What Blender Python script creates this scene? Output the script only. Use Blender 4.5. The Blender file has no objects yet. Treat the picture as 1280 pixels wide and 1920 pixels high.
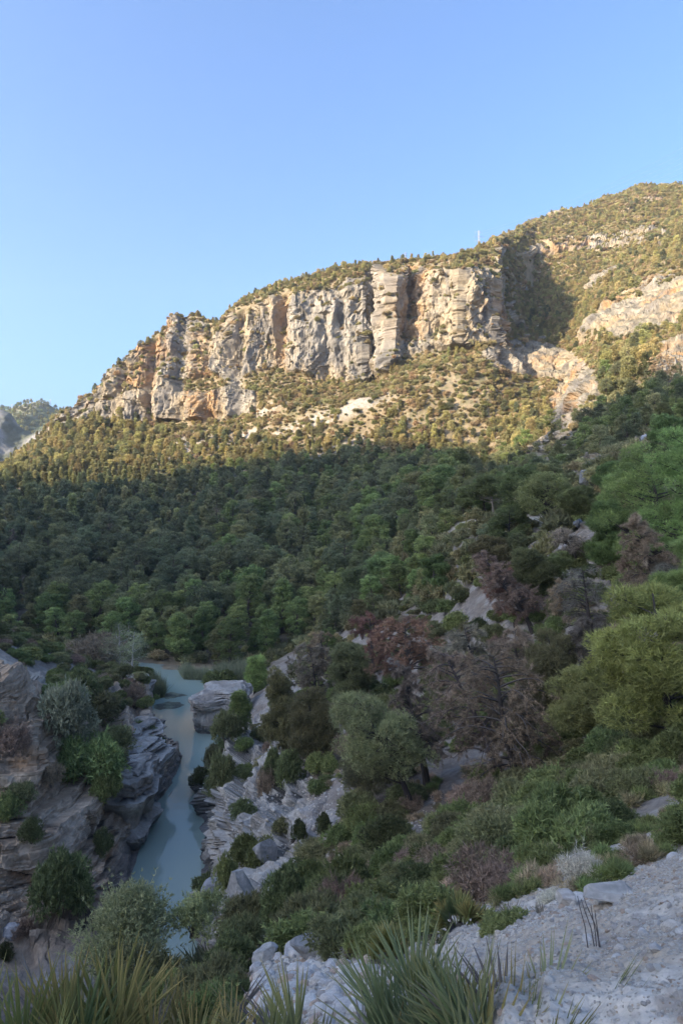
import bpy, math, random
import numpy as np
from mathutils import Vector, Matrix

# ------------------------------------------------------------------ camera, sky, sun
scene = bpy.context.scene
C = scene.collection
H = 35.0                     # eye height above the river, metres
F = 1280.0                   # focal length in units of a 1280 x 1920 picture
cam_d = bpy.data.cameras.new("camera")
cam = bpy.data.objects.new("camera", cam_d); C.objects.link(cam)
cam.location = (0, 0, H); cam.rotation_euler = (math.radians(90), 0, 0)
cam_d.sensor_fit = 'VERTICAL'; cam_d.sensor_height = 36; cam_d.lens = 24
cam_d.clip_start = 0.05; cam_d.clip_end = 8000
scene.camera = cam

SUN_AZ = math.radians(-118)          # from straight ahead (+Y), negative = to the left
SUN_EL = math.radians(22)
S = np.array([math.sin(SUN_AZ) * math.cos(SUN_EL), math.cos(SUN_AZ) * math.cos(SUN_EL), math.sin(SUN_EL)])
world = bpy.data.worlds.new("World"); scene.world = world; world.use_nodes = True
nt = world.node_tree
sky = nt.nodes.new("ShaderNodeTexSky"); sky.sky_type = 'NISHITA'; sky.sun_disc = False
sky.sun_elevation = SUN_EL; sky.sun_rotation = SUN_AZ
sky.altitude = 300; sky.air_density = 1.0; sky.dust_density = 5.4; sky.ozone_density = 6.0
bg = nt.nodes["Background"]; bg.inputs[1].default_value = 0.15
nt.links.new(sky.outputs[0], bg.inputs[0])
sl = bpy.data.lights.new("sun", 'SUN'); sl.energy = 3.9; sl.angle = math.radians(0.5); sl.color = (1.0, 0.82, 0.58)
so = bpy.data.objects.new("sun", sl); C.objects.link(so)
so.rotation_euler = Vector(S).to_track_quat('Z', 'Y').to_euler(); so.location = (-300, -200, 400)
scene.view_settings.view_transform = 'Standard'; scene.view_settings.look = 'None'
scene.view_settings.exposure = 1.62; scene.view_settings.gamma = 1; scene.view_settings.use_curve_mapping = False
scene.render.engine = 'CYCLES'
cy = scene.cycles
cy.use_denoising = True; cy.denoising_prefilter = 'ACCURATE'; cy.denoising_input_passes = 'RGB_ALBEDO_NORMAL'; cy.max_bounces = 8; cy.diffuse_bounces = 5; cy.glossy_bounces = 2
cy.transmission_bounces = 2; cy.transparent_max_bounces = 4; cy.caustics_reflective = False; cy.caustics_refractive = False
cy.use_adaptive_sampling = True; cy.adaptive_threshold = 0.01

# ------------------------------------------------------------------ numeric helpers
def hash3(x, y, z, seed=0):
    h = (x.astype(np.int64) * 73856093) ^ (y.astype(np.int64) * 19349663) ^ (z.astype(np.int64) * 83492791) ^ (seed * 2654435761)
    h = (h ^ (h >> 13)) * 1274126177 & 0xFFFFFFFF
    h = (h ^ (h >> 16)) * 2246822519 & 0xFFFFFFFF
    return ((h ^ (h >> 15)) & 0xFFFFFF) / float(0xFFFFFF)
def noise(P, s, seed=0, sz=None):
    """value noise in -1..1; s = feature size in metres, sz = size along z"""
    X = P[..., 0] / s; Y = P[..., 1] / s; Z = P[..., 2] / (sz or s)
    X = X + 0.31 * Y + seed * 7.13; Y = Y + 0.27 * Z - seed * 3.7; Z = Z + 0.23 * X / 3.0
    if sz: Z = P[..., 2] / sz + seed
    xi = np.floor(X); yi = np.floor(Y); zi = np.floor(Z)
    fx = X - xi; fy = Y - yi; fz = Z - zi
    fx = fx * fx * fx * (fx * (fx * 6 - 15) + 10); fy = fy * fy * fy * (fy * (fy * 6 - 15) + 10); fz = fz * fz * fz * (fz * (fz * 6 - 15) + 10)
    r = 0
    for dx in (0, 1):
        wx = fx if dx else 1 - fx
        for dy in (0, 1):
            wy = fy if dy else 1 - fy
            for dz in (0, 1):
                wz = fz if dz else 1 - fz
                r = r + wx * wy * wz * hash3(xi + dx, yi + dy, zi + dz, seed)
    return r * 2 - 1
def fbm(P, s, oct=4, seed=0, sz=None, gain=0.5):
    r = 0; a = 1; t = 0
    for i in range(oct):
        r = r + a * noise(P, s, seed + i * 11, sz); t += a
        a *= gain; s /= 2.03
        if sz: sz /= 2.03
    return r / t
def ridged(P, s, oct=3, seed=0, sz=None):
    r = 0; a = 1; t = 0
    for i in range(oct):
        r = r + a * (1 - 2 * np.abs(noise(P, s, seed + i * 17, sz))); t += a
        a *= 0.5; s /= 2.1
        if sz: sz /= 2.1
    return r / t
def smooth(a, b, x):
    t = np.clip((x - a) / (b - a), 0, 1); return t * t * (3 - 2 * t)

def to_mesh(name, V, faces, mat=None, col=None, smooth_=False, parent=None, link=True):
    """faces: int array (n,3) or (n,4)"""
    me = bpy.data.meshes.new(name)
    V = np.ascontiguousarray(V, dtype=np.float32); faces = np.ascontiguousarray(faces, dtype=np.int32)
    n, k = faces.shape
    me.vertices.add(len(V)); me.vertices.foreach_set("co", V.ravel())
    me.loops.add(n * k); me.loops.foreach_set("vertex_index", faces.ravel())
    me.polygons.add(n); me.polygons.foreach_set("loop_start", np.arange(n, dtype=np.int32) * k)
    me.update(calc_edges=True)
    if smooth_: me.shade_smooth()
    else: me.shade_flat()
    if col is not None:
        a = me.color_attributes.new("Col", 'BYTE_COLOR', 'POINT')
        c = np.ones((len(V), 4), dtype=np.float32); c[:, :3] = np.clip(col, 0, 1)
        a.data.foreach_set("color", c.ravel())
    if mat:
        for m in (mat if isinstance(mat, list) else [mat]): me.materials.append(m)
    o = bpy.data.objects.new(name, me)
    if link: C.objects.link(o)
    if parent: o.parent = parent
    return o
def tag(o, label=None, cat=None, group=None, kind=None):
    if label: o["label"] = label
    if cat: o["category"] = cat
    if group: o["group"] = group
    if kind: o["kind"] = kind
    return o
def empty(name, loc, rz=0):
    e = bpy.data.objects.new(name, None); C.objects.link(e); e.location = loc; e.rotation_euler = (0, 0, rz)
    e.empty_display_size = 0.3
    return e

# ------------------------------------------------------------------ materials
def new_mat(name):
    m = bpy.data.materials.new(name); m.use_nodes = True
    n = m.node_tree.nodes; l = m.node_tree.links
    return m, n, l, n["Principled BSDF"]
def rock_mat(name, scale=1.0, bump=0.3, dist=0.1, rough=0.9, var=0.25):
    """vertex colour times fine noise, with bump"""
    m, n, l, b = new_mat(name)
    vc = n.new("ShaderNodeVertexColor"); vc.layer_name = "Col"
    tc = n.new("ShaderNodeTexCoord")
    n1 = n.new("ShaderNodeTexNoise"); n1.inputs["Scale"].default_value = scale; n1.inputs["Detail"].default_value = 8; n1.inputs["Roughness"].default_value = 0.68
    l.new(tc.outputs["Object"], n1.inputs["Vector"])
    mr = n.new("ShaderNodeMapRange"); mr.inputs["From Min"].default_value = 0.3; mr.inputs["From Max"].default_value = 0.7
    mr.inputs["To Min"].default_value = 1 - var; mr.inputs["To Max"].default_value = 1 + var
    l.new(n1.outputs["Fac"], mr.inputs["Value"])
    mx = n.new("ShaderNodeVectorMath"); mx.operation = 'SCALE'
    l.new(vc.outputs["Color"], mx.inputs[0]); l.new(mr.outputs["Result"], mx.inputs["Scale"])
    l.new(mx.outputs[0], b.inputs["Base Color"])
    bp = n.new("ShaderNodeBump"); bp.inputs["Strength"].default_value = bump; bp.inputs["Distance"].default_value = dist
    l.new(n1.outputs["Fac"], bp.inputs["Height"]); l.new(bp.outputs[0], b.inputs["Normal"])
    b.inputs["Roughness"].default_value = rough; b.inputs["Specular IOR Level"].default_value = 0.2
    return m
M_MOUNT = rock_mat("mountain_rock", 0.35, 0.7, 1.2)
M_NEAR = rock_mat("gorge_rock", 2.6, 0.9, 0.25)
M_FORE = rock_mat("foreground_rubble", 22.0, 0.6, 0.02)
# ------------------------------------------------------------------ terrain
# One relief in polar form round the view point: for each direction u a profile of (height or sight line, distance).
# entries (a, d): a > 300 is a sight-line coordinate, otherwise a height in metres above the river.
T = {
-500: [(33.3,.6),(33,2.6),(32.5,4),(31,6.5),(24,16),(16,32),(12,44),(13,50),(20,56),(26,62),(30,70),(31,82),(33,98),(30,140),(28,170),(27,180),(26,205),(30,255),(40,320),(50,400),(60,500),(62,510),(64,530),(66,550),(70,570),(50,640),(0,800)],
-200: [(33.3,.6),(32.8,2.6),(32,4),(30,6.5),(20,16),(8,36),(5,48),(6,52),(13,57),(19,62),(23,67),(23,82),(24,98),(18,150),(12,170),(10,180),(8,205),(16,255),(34,320),(52,400),(56,490),(58,500),(60,515),(62,535),(64,555),(40,640),(0,800)],
0: [(33.3,.6),(32.4,2.6),(31.4,4),(29.3,6.5),(17,16),(4,38),(1810,49),(1740,53),(1550,58),(1400,62),(1292,67),(1270,80),(1246,92),(1185,115),(4,165),(2,180),(1150,205),(1050,255),(960,320),(900,400),(893,480),(890,490),(887,510),(884,530),(880,550),(40,620),(0,750)],
60: [(33.3,.6),(32.3,2.6),(31.3,4),(29.2,6.5),(17,16),(4,38),(1805,50),(1738,54),(1545,59),(1400,63),(1300,69),(1292,82),(1275,95),(1205,118),(3,165),(2,180),(1150,205),(1050,257),(960,325),(895,405),(860,505),(856,512),(853,522),(848,532),(844,547),(50,610),(0,750)],
100: [(33.3,.6),(32.2,2.6),(31.2,4),(29,6.5),(17,16),(3,38),(1800,50),(1730,55),(1550,61),(1430,66),(1340,73),(1300,86),(1262,104),(1222,120),(3,160),(1.5,180),(1150,205),(1050,260),(960,330),(890,410),(815,520),(808,525),(806,530),(803,535),(798,545),(60,600),(0,750)],
180: [(33.3,.6),(32,2.6),(31,4),(28.8,6.5),(17,16),(1,38),(1790,51),(1690,58.5),(1560,65),(1455,72),(1370,82),(1310,96),(1272,116),(1255,128),(1,155),(1.2,175),(1150,205),(1050,262),(960,335),(885,415),(785,520),(768,522),(762,526),(745,530),(738,537),(70,590),(0,740)],
225: [(33.3,.6),(31.9,2.6),(31,4),(28.8,6.5),(17,16),(0,38),(-1,52),(1672,61.5),(1540,69),(1440,77),(1370,87),(1300,104),(1268,124),(1262,136),(.4,150),(1,168),(1150,205),(1050,262),(960,336),(883,415),(788,508),(750,511),(742,513),(700,522),(686,530),(80,590),(0,740)],
250: [(33.3,.6),(31.9,2.6),(31,4),(28.8,6.5),(17,16),(-.5,38),(-1.5,55),(1560,73),(1540,75),(1400,86),(1365,91),(1292,110),(1268,127),(1262,140),(.3,150),(1,165),(1150,205),(1050,262),(960,336),(882,415),(790,503),(745,506),(738,510),(682,518),(668,527),(85,590),(0,740)],
272: [(33.3,.6),(31.8,2.6),(31,4),(28.8,6.5),(17,16),(-1,38),(-1.5,58),(-1,73),(1528,79),(1400,88),(1350,95),(1292,112),(1283,126),(-.6,134),(-1.2,142),(.8,160),(1150,205),(1050,262),(960,336),(880,414),(790,500),(742,503),(734,508),(665,517),(648,526),(90,590),(0,740)],
296: [(33.3,.6),(31.8,2.6),(30.9,4),(28.7,6.5),(17,16),(-1,38),(-1.5,58),(-1.2,74),(1500,83),(1402,90),(1385,94),(-.3,104),(-1.5,118),(-1.5,134),(-1,142),(.6,157),(1150,205),(1050,262),(960,337),(878,414),(790,495),(735,498),(726,505),(650,515),(630,525),(95,590),(0,740)],
322: [(33.3,.6),(31.8,2.6),(30.8,4),(28.7,6.5),(17,16),(-1,40),(-1.5,58),(-1.5,74),(1460,89),(1412,94),(1400,97),(-.8,102),(-1.5,118),(-1.5,134),(-1,142),(.6,156),(1150,205),(1050,262),(960,337),(876,413),(788,488),(738,491),(720,502),(628,518),(606,530),(98,590),(0,740)],
340: [(33.3,.6),(31.8,2.6),(30.8,4),(28.6,6.5),(17,16),(-1,42),(-1.5,58),(-1.5,72),(-1.2,88),(-1,94),(-1.2,98),(-1.5,104),(-1.5,118),(-1.5,134),(-1,142),(.6,156),(1150,205),(1050,262),(958,337),(875,412),(786,482),(740,486),(716,500),(618,520),(600,533),(98,590),(0,740)],
366: [(33.3,.6),(31.8,2.6),(30.7,4),(28.6,6.5),(18,15),(-1,42),(-1.5,52),(-1.5,60),(-1.5,74),(-1.5,88),(-1.5,98),(-1.5,104),(-1.5,118),(-1.5,134),(-1,142),(.6,155),(1150,205),(1048,262),(955,336),(873,411),(785,474),(740,478),(712,490),(640,505),(598,532),(98,590),(0,740)],
386: [(33.3,.6),(31.8,2.6),(30.6,4),(28.5,6.5),(19,15),(0,44),(1745,55),(1655,60),(1560,68),(1462,82),(-.5,90),(-1.5,104),(-1.5,118),(-1.5,134),(-1,142),(.6,155),(1150,205),(1047,262),(953,336),(872,410),(783,470),(738,474),(705,488),(640,500),(603,527),(98,590),(0,740)],
410: [(33.3,.6),(31.8,2.6),(30.6,4.1),(28.4,7),(20,15),(3,42),(1790,50),(1675,55),(1560,61),(1462,77),(1402,91),(-.8,99),(-1.5,118),(-1.5,134),(-1,142),(.6,155),(1150,205),(1046,262),(952,335),(870,409),(782,467),(736,471),(698,484),(632,493),(617,515),(100,590),(0,740)],
440: [(33.3,.6),(31.8,2.6),(30.5,4.2),(28.4,8),(22,15),(6,38),(1780,46),(1670,51),(1560,57),(1470,70),(1398,90),(1385,97),(-.5,104),(-1,134),(.3,141),(.8,155),(1150,205),(1045,262),(950,335),(868,408),(780,462),(735,466),(690,476),(600,484),(578,505),(110,590),(0,740)],
480: [(33.3,.6),(1965,4.2),(1860,7.5),(1815,10),(1790,14),(1795,25),(1740,36),(1665,46),(1560,54),(1480,64),(1400,82),(1345,100),(1302,120),(1275,138),(1262,146),(1.4,158),(1150,205),(1042,262),(946,335),(862,406),(768,456),(738,460),(688,470),(575,480),(556,502),(115,590),(0,740)],
520: [(33.3,.6),(1965,4.1),(1865,7.1),(1808,10),(1785,14),(1780,24),(1715,35),(1642,44.5),(1545,53),(1460,64),(1380,81),(1320,99),(1282,117),(1252,139),(1246,148),(2,162),(1150,205),(1042,262),(946,334),(858,405),(760,452),(740,455),(685,466),(560,476),(540,500),(120,590),(0,740)],
600: [(33.3,.6),(1965,3.7),(1875,6.1),(1800,9.5),(1772,14),(1740,24),(1665,34),(1600,42),(1515,51),(1425,63),(1345,78),(1285,96),(1240,115),(1205,142),(1195,155),(1175,177),(1135,208),(1041,262),(948,332),(850,402),(772,440),(757,443),(712,452),(560,462),(520,492),(140,580),(0,740)],
680: [(33.3,.6),(1965,3.3),(1880,5),(1798,8),(1750,13.5),(1680,23),(1620,32),(1562,40),(1482,49),(1392,60),(1310,75),(1245,92),(1185,111),(1130,138),(1105,155),(1075,178),(1060,206),(1000,256),(940,322),(845,392),(752,432),(742,435),(716,440),(540,455),(502,482),(150,580),(0,740)],
706: [(33.3,.6),(1965,3.2),(1880,4.7),(1795,7.7),(1742,13.3),(1664,22.6),(1605,31.7),(1550,40),(1470,48.6),(1380,59),(1300,74),(1230,90),(1165,109),(1108,135),(1080,153),(1048,177),(1030,204),(978,254),(930,316),(847,386),(742,430),(732,433),(706,446),(545,468),(500,486),(150,580),(0,740)],
735: [(33.3,.6),(1965,3),(1880,4.4),(1792,7.4),(1730,13.1),(1650,22.3),(1592,31.3),(1538,40),(1460,48.3),(1370,58),(1290,73),(1215,89),(1148,107),(1088,132),(1058,151),(1028,176),(1008,202),(965,252),(922,308),(850,380),(735,427),(720,429),(682,433),(530,442),(500,475),(150,580),(0,740)],
765: [(33.3,.6),(1965,2.9),(1880,4.2),(1790,7),(1720,13),(1640,22),(1580,31),(1530,40),(1450,48),(1360,58),(1280,72),(1200,88),(1130,105),(1070,130),(1040,150),(1012,175),(990,200),(952,250),(915,300),(852,375),(728,424),(705,427),(668,438),(525,462),(498,478),(150,580),(0,740)],
800: [(33.3,.6),(1965,2.7),(1872,4.1),(1772,7),(1698,12.7),(1624,21.5),(1567,30.8),(1519,39.7),(1442,47),(1352,56.5),(1270,69.5),(1182,84),(1108,99),(1045,120),(1018,136),(992,160),(975,190),(942,244),(905,302),(850,374),(735,420),(698,424),(662,432),(515,448),(494,474),(150,590),(0,740)],
860: [(33.3,.6),(1965,2.4),(1858,4),(1742,7),(1660,12.3),(1594,20.6),(1542,30.3),(1500,39.3),(1430,45.6),(1340,54),(1250,64.5),(1152,77),(1072,90),(1005,103),(985,112),(968,135),(955,172),(925,236),(890,306),(850,372),(740,414),(690,419),(656,424),(516,436),(487,468),(155,600),(0,760)],
915: [(33.3,.6),(1962,2.3),(1845,4),(1726,7),(1635,12),(1576,20),(1528,30),(1488,38.7),(1416,44.6),(1326,52.5),(1234,61.4),(1125,72),(1048,82),(985,91),(971,96),(960,118),(945,158),(913,226),(878,304),(848,366),(742,411),(700,417),(658,424),(545,440),(476,500),(160,640),(0,780)],
945: [(33.3,.6),(1961,2.2),(1828,4),(1712,7),(1622,12),(1565,20),(1521,29.6),(1482,37.8),(1407,43.6),(1317,51.3),(1222,59.8),(1118,70),(1044,79.5),(986,88),(973,93),(956,112),(936,148),(905,214),(872,288),(846,345),(742,409),(702,420),(660,440),(600,475),(452,600),(170,700),(0,820)],
1000: [(33.3,.6),(1960,2.2),(1800,4),(1690,7),(1600,12),(1550,20),(1510,29),(1470,36),(1390,42),(1300,49),(1200,57),(1100,66),(1040,74),(990,82),(978,87),(950,100),(920,130),(890,190),(866,250),(845,285),(755,398),(700,425),(642,470),(560,560),(424,650),(190,740),(0,860)],
1030: [(33.3,.6),(1960,2.1),(1794,3.9),(1687,6.7),(1597,11.5),(1544,19),(1500,27.6),(1455,34.4),(1372,40.5),(1282,47),(1185,55),(1090,63.5),(1030,71.5),(988,79.5),(978,85),(941,99),(908,126),(878,176),(855,230),(838,275),(800,360),(700,415),(640,465),(560,555),(412,655),(190,745),(0,860)],
1060: [(33.3,.6),(1960,2.1),(1788,3.9),(1684,6.4),(1594,11),(1538,18),(1490,26.4),(1440,32.8),(1352,38.8),(1262,45),(1168,52.5),(1080,61),(1020,69),(986,77),(979,83),(931,97),(894,121),(865,164),(828,212),(775,262),(768,370),(700,410),(640,455),(555,550),(402,660),(195,750),(0,870)],
1085: [(33.3,.6),(1960,2.1),(1783,3.8),(1682,6.2),(1592,10.4),(1534,17.4),(1484,25.6),(1428,31.6),(1338,37.7),(1249,43.8),(1158,51),(1074,59.2),(1014,67.3),(987,75),(979,81),(924,96),(886,117),(855,156),(816,200),(733,262),(722,352),(680,385),(625,440),(545,545),(398,665),(200,750),(0,870)],
1120: [(33.3,.6),(1960,2.1),(1775,3.8),(1674,6.1),(1586,10.2),(1524,17),(1472,24.5),(1410,30.5),(1320,36.3),(1232,42.2),(1142,49),(1064,56.5),(1008,64),(987,72),(974,77.5),(915,92),(874,112),(845,147),(804,187),(700,262),(690,318),(635,368),(585,428),(515,545),(386,672),(200,760),(0,880)],
1200: [(33.3,.6),(1960,2),(1740,3.8),(1630,6.5),(1560,10),(1490,16),(1430,22),(1360,28),(1270,33),(1180,38),(1100,44),(1040,50),(1000,56),(985,62),(960,68),(892,80),(852,100),(820,130),(780,170),(690,240),(650,310),(600,360),(550,410),(450,560),(358,690),(220,780),(0,900)],
1280: [(33.3,.6),(1960,1.9),(1700,4),(1600,6.5),(1530,10),(1460,15),(1400,21),(1330,26),(1240,31),(1160,36),(1080,41),(1020,47),(985,53),(965,58),(940,64),(870,76),(830,96),(800,126),(765,165),(685,230),(630,300),(570,350),(520,390),(430,560),(360,700),(230,790),(0,900)],
1450: [(33.3,.6),(1940,1.9),(1640,4),(1530,6.5),(1460,10),(1390,15),(1330,21),(1260,26),(1180,31),(1100,36),(1030,41),(980,47),(945,53),(925,58),(900,64),(830,76),(790,96),(760,126),(725,165),(650,230),(600,300),(550,350),(500,390),(415,560),(345,720),(240,810),(0,920)],
1700: [(33.4,.6),(33,1.9),(33,4),(33.2,6.5),(33.5,10),(34,15),(34.5,21),(35,26),(36,31),(37,36),(38,41),(39,47),(40,53),(41,58),(42,64),(46,76),(52,96),(60,126),(72,165),(95,230),(120,300),(140,350),(160,390),(250,560),(370,740),(250,830),(0,920)],
}
us = np.array(sorted(T), float); K = 27
D = np.array([[p[1] for p in T[int(u)]] for u in us], float)
wslope = np.interp(us, [440, 560, 930, 965], [0, 1, 1, 0]); D[:, 20] -= 24 * wslope; D[:, 21] -= 14 * wslope; D[:, 19] -= 6 * wslope
Zt = np.array([[p[0] if p[0] < 300 else H + (960 - p[0]) * D[i, k] / F for k, p in enumerate(T[int(u)])] for i, u in enumerate(us)], float)
assert D.shape == (len(us), K)
U = np.concatenate([np.linspace(-500, -30, 70), np.arange(-24, 1306, 1.9), np.linspace(1310, 1700, 60)])
def interp_cols(A):
    return np.stack([np.interp(U, us, A[:, k]) for k in range(K)], 1)      # (nu, K)
Du = interp_cols(np.log(D)); Zu = interp_cols(Zt)
# rows per ring interval, from the angular length it shows
vis = (U > -30) & (U < 1310)
rows = []
for k in range(K - 1):
    d0, d1 = np.exp(Du[vis, k]), np.exp(Du[vis, k + 1]); dz = Zu[vis, k + 1] - Zu[vis, k]
    dm = 0.5 * (d0 + d1)
    v0 = (Zu[vis, k] - H) / d0; v1 = (Zu[vis, k + 1] - H) / d1
    L = np.abs(v1 - v0) * F + 0.12 * np.abs(d1 - d0) / dm * F
    n = int(np.clip(np.percentile(L, 80) / 2.0, 6, 150)); rows.append(n)
rows[0] = 30; rows[25] = 8; rows[24] = 14
print("rows", sum(rows), rows, "cols", len(U))
def pchip_rows(A):
    """monotone cubic through the rings (columns of A), sampled with rows[k] steps"""
    dlt = A[:, 1:] - A[:, :-1]
    m = np.zeros_like(A)
    a = dlt[:, :-1]; b = dlt[:, 1:]
    m[:, 1:-1] = np.where(a * b > 0, 2 * a * b / (a + b + np.where(a + b == 0, 1, 0)), 0)
    m[:, 0] = dlt[:, 0]; m[:, -1] = dlt[:, -1]
    out = []
    for k in range(K - 1):
        t = (np.arange(rows[k]) / rows[k])[None, :]
        h00 = 2 * t**3 - 3 * t**2 + 1; h10 = t**3 - 2 * t**2 + t; h01 = -2 * t**3 + 3 * t**2; h11 = t**3 - t**2
        out.append(h00 * A[:, k:k+1] + h10 * m[:, k:k+1] + h01 * A[:, k+1:k+2] + h11 * m[:, k+1:k+2])
    out.append(A[:, -1:])
    return np.concatenate(out, 1)
Dg = np.exp(pchip_rows(Du)); Zg = pchip_rows(Zu)
Sg = np.concatenate([k + np.arange(rows[k]) / rows[k] for k in range(K - 1)] + [[K - 1.0]])
Ug = np.repeat(U[:, None], Dg.shape[1], 1); Sg = np.repeat(Sg[None], len(U), 0)
def pos(U_, D_, Z_): return np.stack([(U_ - 640) / F * D_, D_, Z_], -1)
P = pos(Ug, Dg, Zg)
def normals(P):
    du = np.gradient(P, axis=0); ds = np.gradient(P, axis=1)
    N = np.cross(du, ds); N /= np.linalg.norm(N, axis=-1, keepdims=True) + 1e-9
    return N
N0 = normals(P)
Vg = 960 - (Zg - H) / Dg * F

# zone masks ------------------------------------------------------
def blob(cx, cy, rx, ry, soft=0.35, ang=0):
    c, s_ = math.cos(math.radians(ang)), math.sin(math.radians(ang))
    x = ((Ug - cx) * c + (Vg - cy) * s_) / rx; y = (-(Ug - cx) * s_ + (Vg - cy) * c) / ry
    w = 0.25 * fbm(P, 30 if cy < 960 else 4, 2, 77)
    return 1 - smooth(1 - soft, 1 + soft, np.sqrt(x * x + y * y) + w)
near_rock = smooth(5.6, 6.3, Sg) * (1 - smooth(10.2, 11.6, Sg)) * (1 - smooth(500, 620, Ug + 30 * fbm(P, 5, 2, 5)))
left = (1 - smooth(335, 350, Ug))
near_rock = np.maximum(near_rock, left * smooth(5.3, 5.9, Sg) * (1 - smooth(12.6, 13.3, Sg)) * (Ug > 205))
near_rock[(Sg > 13.5)] = 0
cliff = smooth(21.85, 22.1, Sg) * (1 - smooth(22.9, 23.25, Sg + 0.12 * fbm(P, 22, 2, 9))) * (1 - smooth(925, 965, Ug)) * smooth(40, 110, Ug)
cliff = np.maximum(cliff, smooth(20.0, 20.15, Sg) * (1 - smooth(20.9, 21.05, Sg)) * smooth(90, 150, Ug) * (1 - smooth(470, 520, Ug)))
low_ = smooth(-.25, .15, fbm(P, 26, 2, 12)); cliff = np.where((Sg > 20) & (Sg < 21.1) & (Ug > 340), cliff * low_, cliff)
cliff = np.maximum(cliff, smooth(20.2, 20.5, Sg) * (Sg < 22.2) * smooth(130, 200, Ug) * (1 - smooth(330, 365, Ug)) * smooth(-.5, 0, fbm(P, 22, 2, 13) + .25))
cliff = np.maximum(cliff, (1 - smooth(370, 405, Ug)) * smooth(22.9, 23.2, Sg) * (1 - smooth(23.7, 24.0, Sg)) * 0.8 * smooth(40, 110, Ug))
for b_ in [(1010, 680, 100, 34, 8), (1045, 462, 70, 14, -12), (1160, 452, 100, 16, -8), (1200, 590, 110, 50, -12), (1080, 745, 42, 62, 40), (1030, 850, 70, 24, -35),
           (1270, 690, 60, 45, -40), (1120, 890, 50, 40, 0), (1240, 545, 60, 30, -30), (1110, 1010, 80, 26, -20), (1050, 1030, 50, 30, 0), (1220, 830, 26, 12, 0)]:
    cliff = np.maximum(cliff, 0.85 * blob(*b_[:4], ang=b_[4]) * (Sg > 11))

st0 = 1 - N0[..., 2]
cliff = np.maximum(cliff, .9 * smooth(.42, .6, st0 + .12 * fbm(P, 14, 2, 14)) * (Sg > np.where(Ug < 480, 19.6, 21.7)) * (Sg < 24.2) * (Ug > 120) * ((Ug < 925) | (Sg < 22.8)))
cliff = np.maximum(cliff, .8 * smooth(.25, .5, fbm(P, 30, 3, 15, sz=14)) * (Sg > 21.2) * (Sg < 24) * (Ug > 940))
# relief ----------------------------------------------------------
def strata(P, seed, hmean=0.9, cell=2.2, dip=(0.05, 0.02)):
    """limestone beds: returns outward offset (-.5...5) and crack depth (0..1) per vertex"""
    rng = np.random.RandomState(seed)
    zz = P[..., 2] + dip[0] * P[..., 0] + dip[1] * P[..., 1] + 0.25 * fbm(P, 9, 2, seed + 1) + 0.10 * fbm(P, 1.5, 2, seed + 2)
    th = hmean * rng.choice([0.35, 0.5, 0.8, 1.0, 1.7, 2.4], 300, p=[.2, .25, .2, .15, .12, .08]); bnd = np.cumsum(th) - 60
    li = np.clip(np.searchsorted(bnd, zz), 1, 299); t = np.clip((zz - bnd[li - 1]) / th[li], 0, 1); thk = th[li]
    ang = rng.rand(300) * 1.2; cs = cell * (0.5 + 1.3 * rng.rand(300)); ox = rng.rand(300) * 50
    c, s_ = np.cos(ang[li]), np.sin(ang[li]); w1 = 0.35 * fbm(P, 1.6, 2, seed + 3); w2 = 0.35 * fbm(P, 1.6, 2, seed + 4)
    X = (P[..., 0] * c + P[..., 1] * s_ + w1) / cs[li] + ox[li]; Y = (-P[..., 0] * s_ + P[..., 1] * c + w2) / (cs[li] * 1.2) + ox[li]
    xi, yi = np.floor(X), np.floor(Y); fx, fy = X - xi, Y - yi
    off = 0.5 * (rng.rand(300)[li]) + 0.5 * hash3(xi, yi, li, seed)
    ex = np.minimum(fx, 1 - fx) * cs[li]; ey = np.minimum(fy, 1 - fy) * cs[li]; et = np.minimum(t, 1 - t) * thk
    jn = smooth(-.25, .35, fbm(P, 2.3, 2, seed + 6)); jv = smooth(.0, .5, fbm(P, 3.1, 2, seed + 7))
    crack = np.maximum(jn * np.exp(-(et / 0.06) ** 2), jv * np.exp(-(np.minimum(ex, ey) / 0.06) ** 2))
    return off - 0.5, crack, hash3(xi, yi, li, seed + 9), t, thk
Nh = N0 * np.array([1, 1, 0.35]); Nh /= np.linalg.norm(Nh, axis=-1, keepdims=True) + 1e-9
Q = P.copy()
big = fbm(P, 14, 3, 31); mid = fbm(P, 4, 3, 32)
so_, crk, brnd, t1, th1 = strata(P, 5, 1.25, 3.4, (0.06, -0.03))
cot = np.clip(N0[..., 2] / (np.hypot(N0[..., 0], N0[..., 1]) + .05), 0, 1.6)
terr = (t1 ** .8 - .5) * th1 * cot
so2, crk2, _b, t2, th2 = strata(P, 15, 0.33, 0.8, (0.10, -0.03))
butt = ridged(P, 7, 2, 40, sz=30)
rw = np.where(Ug < 350, 1.0, 0.8)
blk = np.floor(3 * fbm(P, 3.2, 2, 41)) / 3 * 1.6
dn = near_rock * (1.5 * butt + rw * (1.7 * so_ + .95 * terr) + np.where(Ug < 350, .32, .12) * so2 + .25 * (t2 - .5) * th2 * cot - 0.34 * rw * crk - 0.07 * crk2 + 0.6 * mid + (Ug > 350) * (1.0 * blk + 1.2 * ridged(P, 3.2, 2, 43, sz=9)) + .22 * fbm(P, .7, 3, 44))
blk_ = np.floor(3 * fbm(P, 5.2, 2, 42)) / 3 * 1.6
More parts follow.
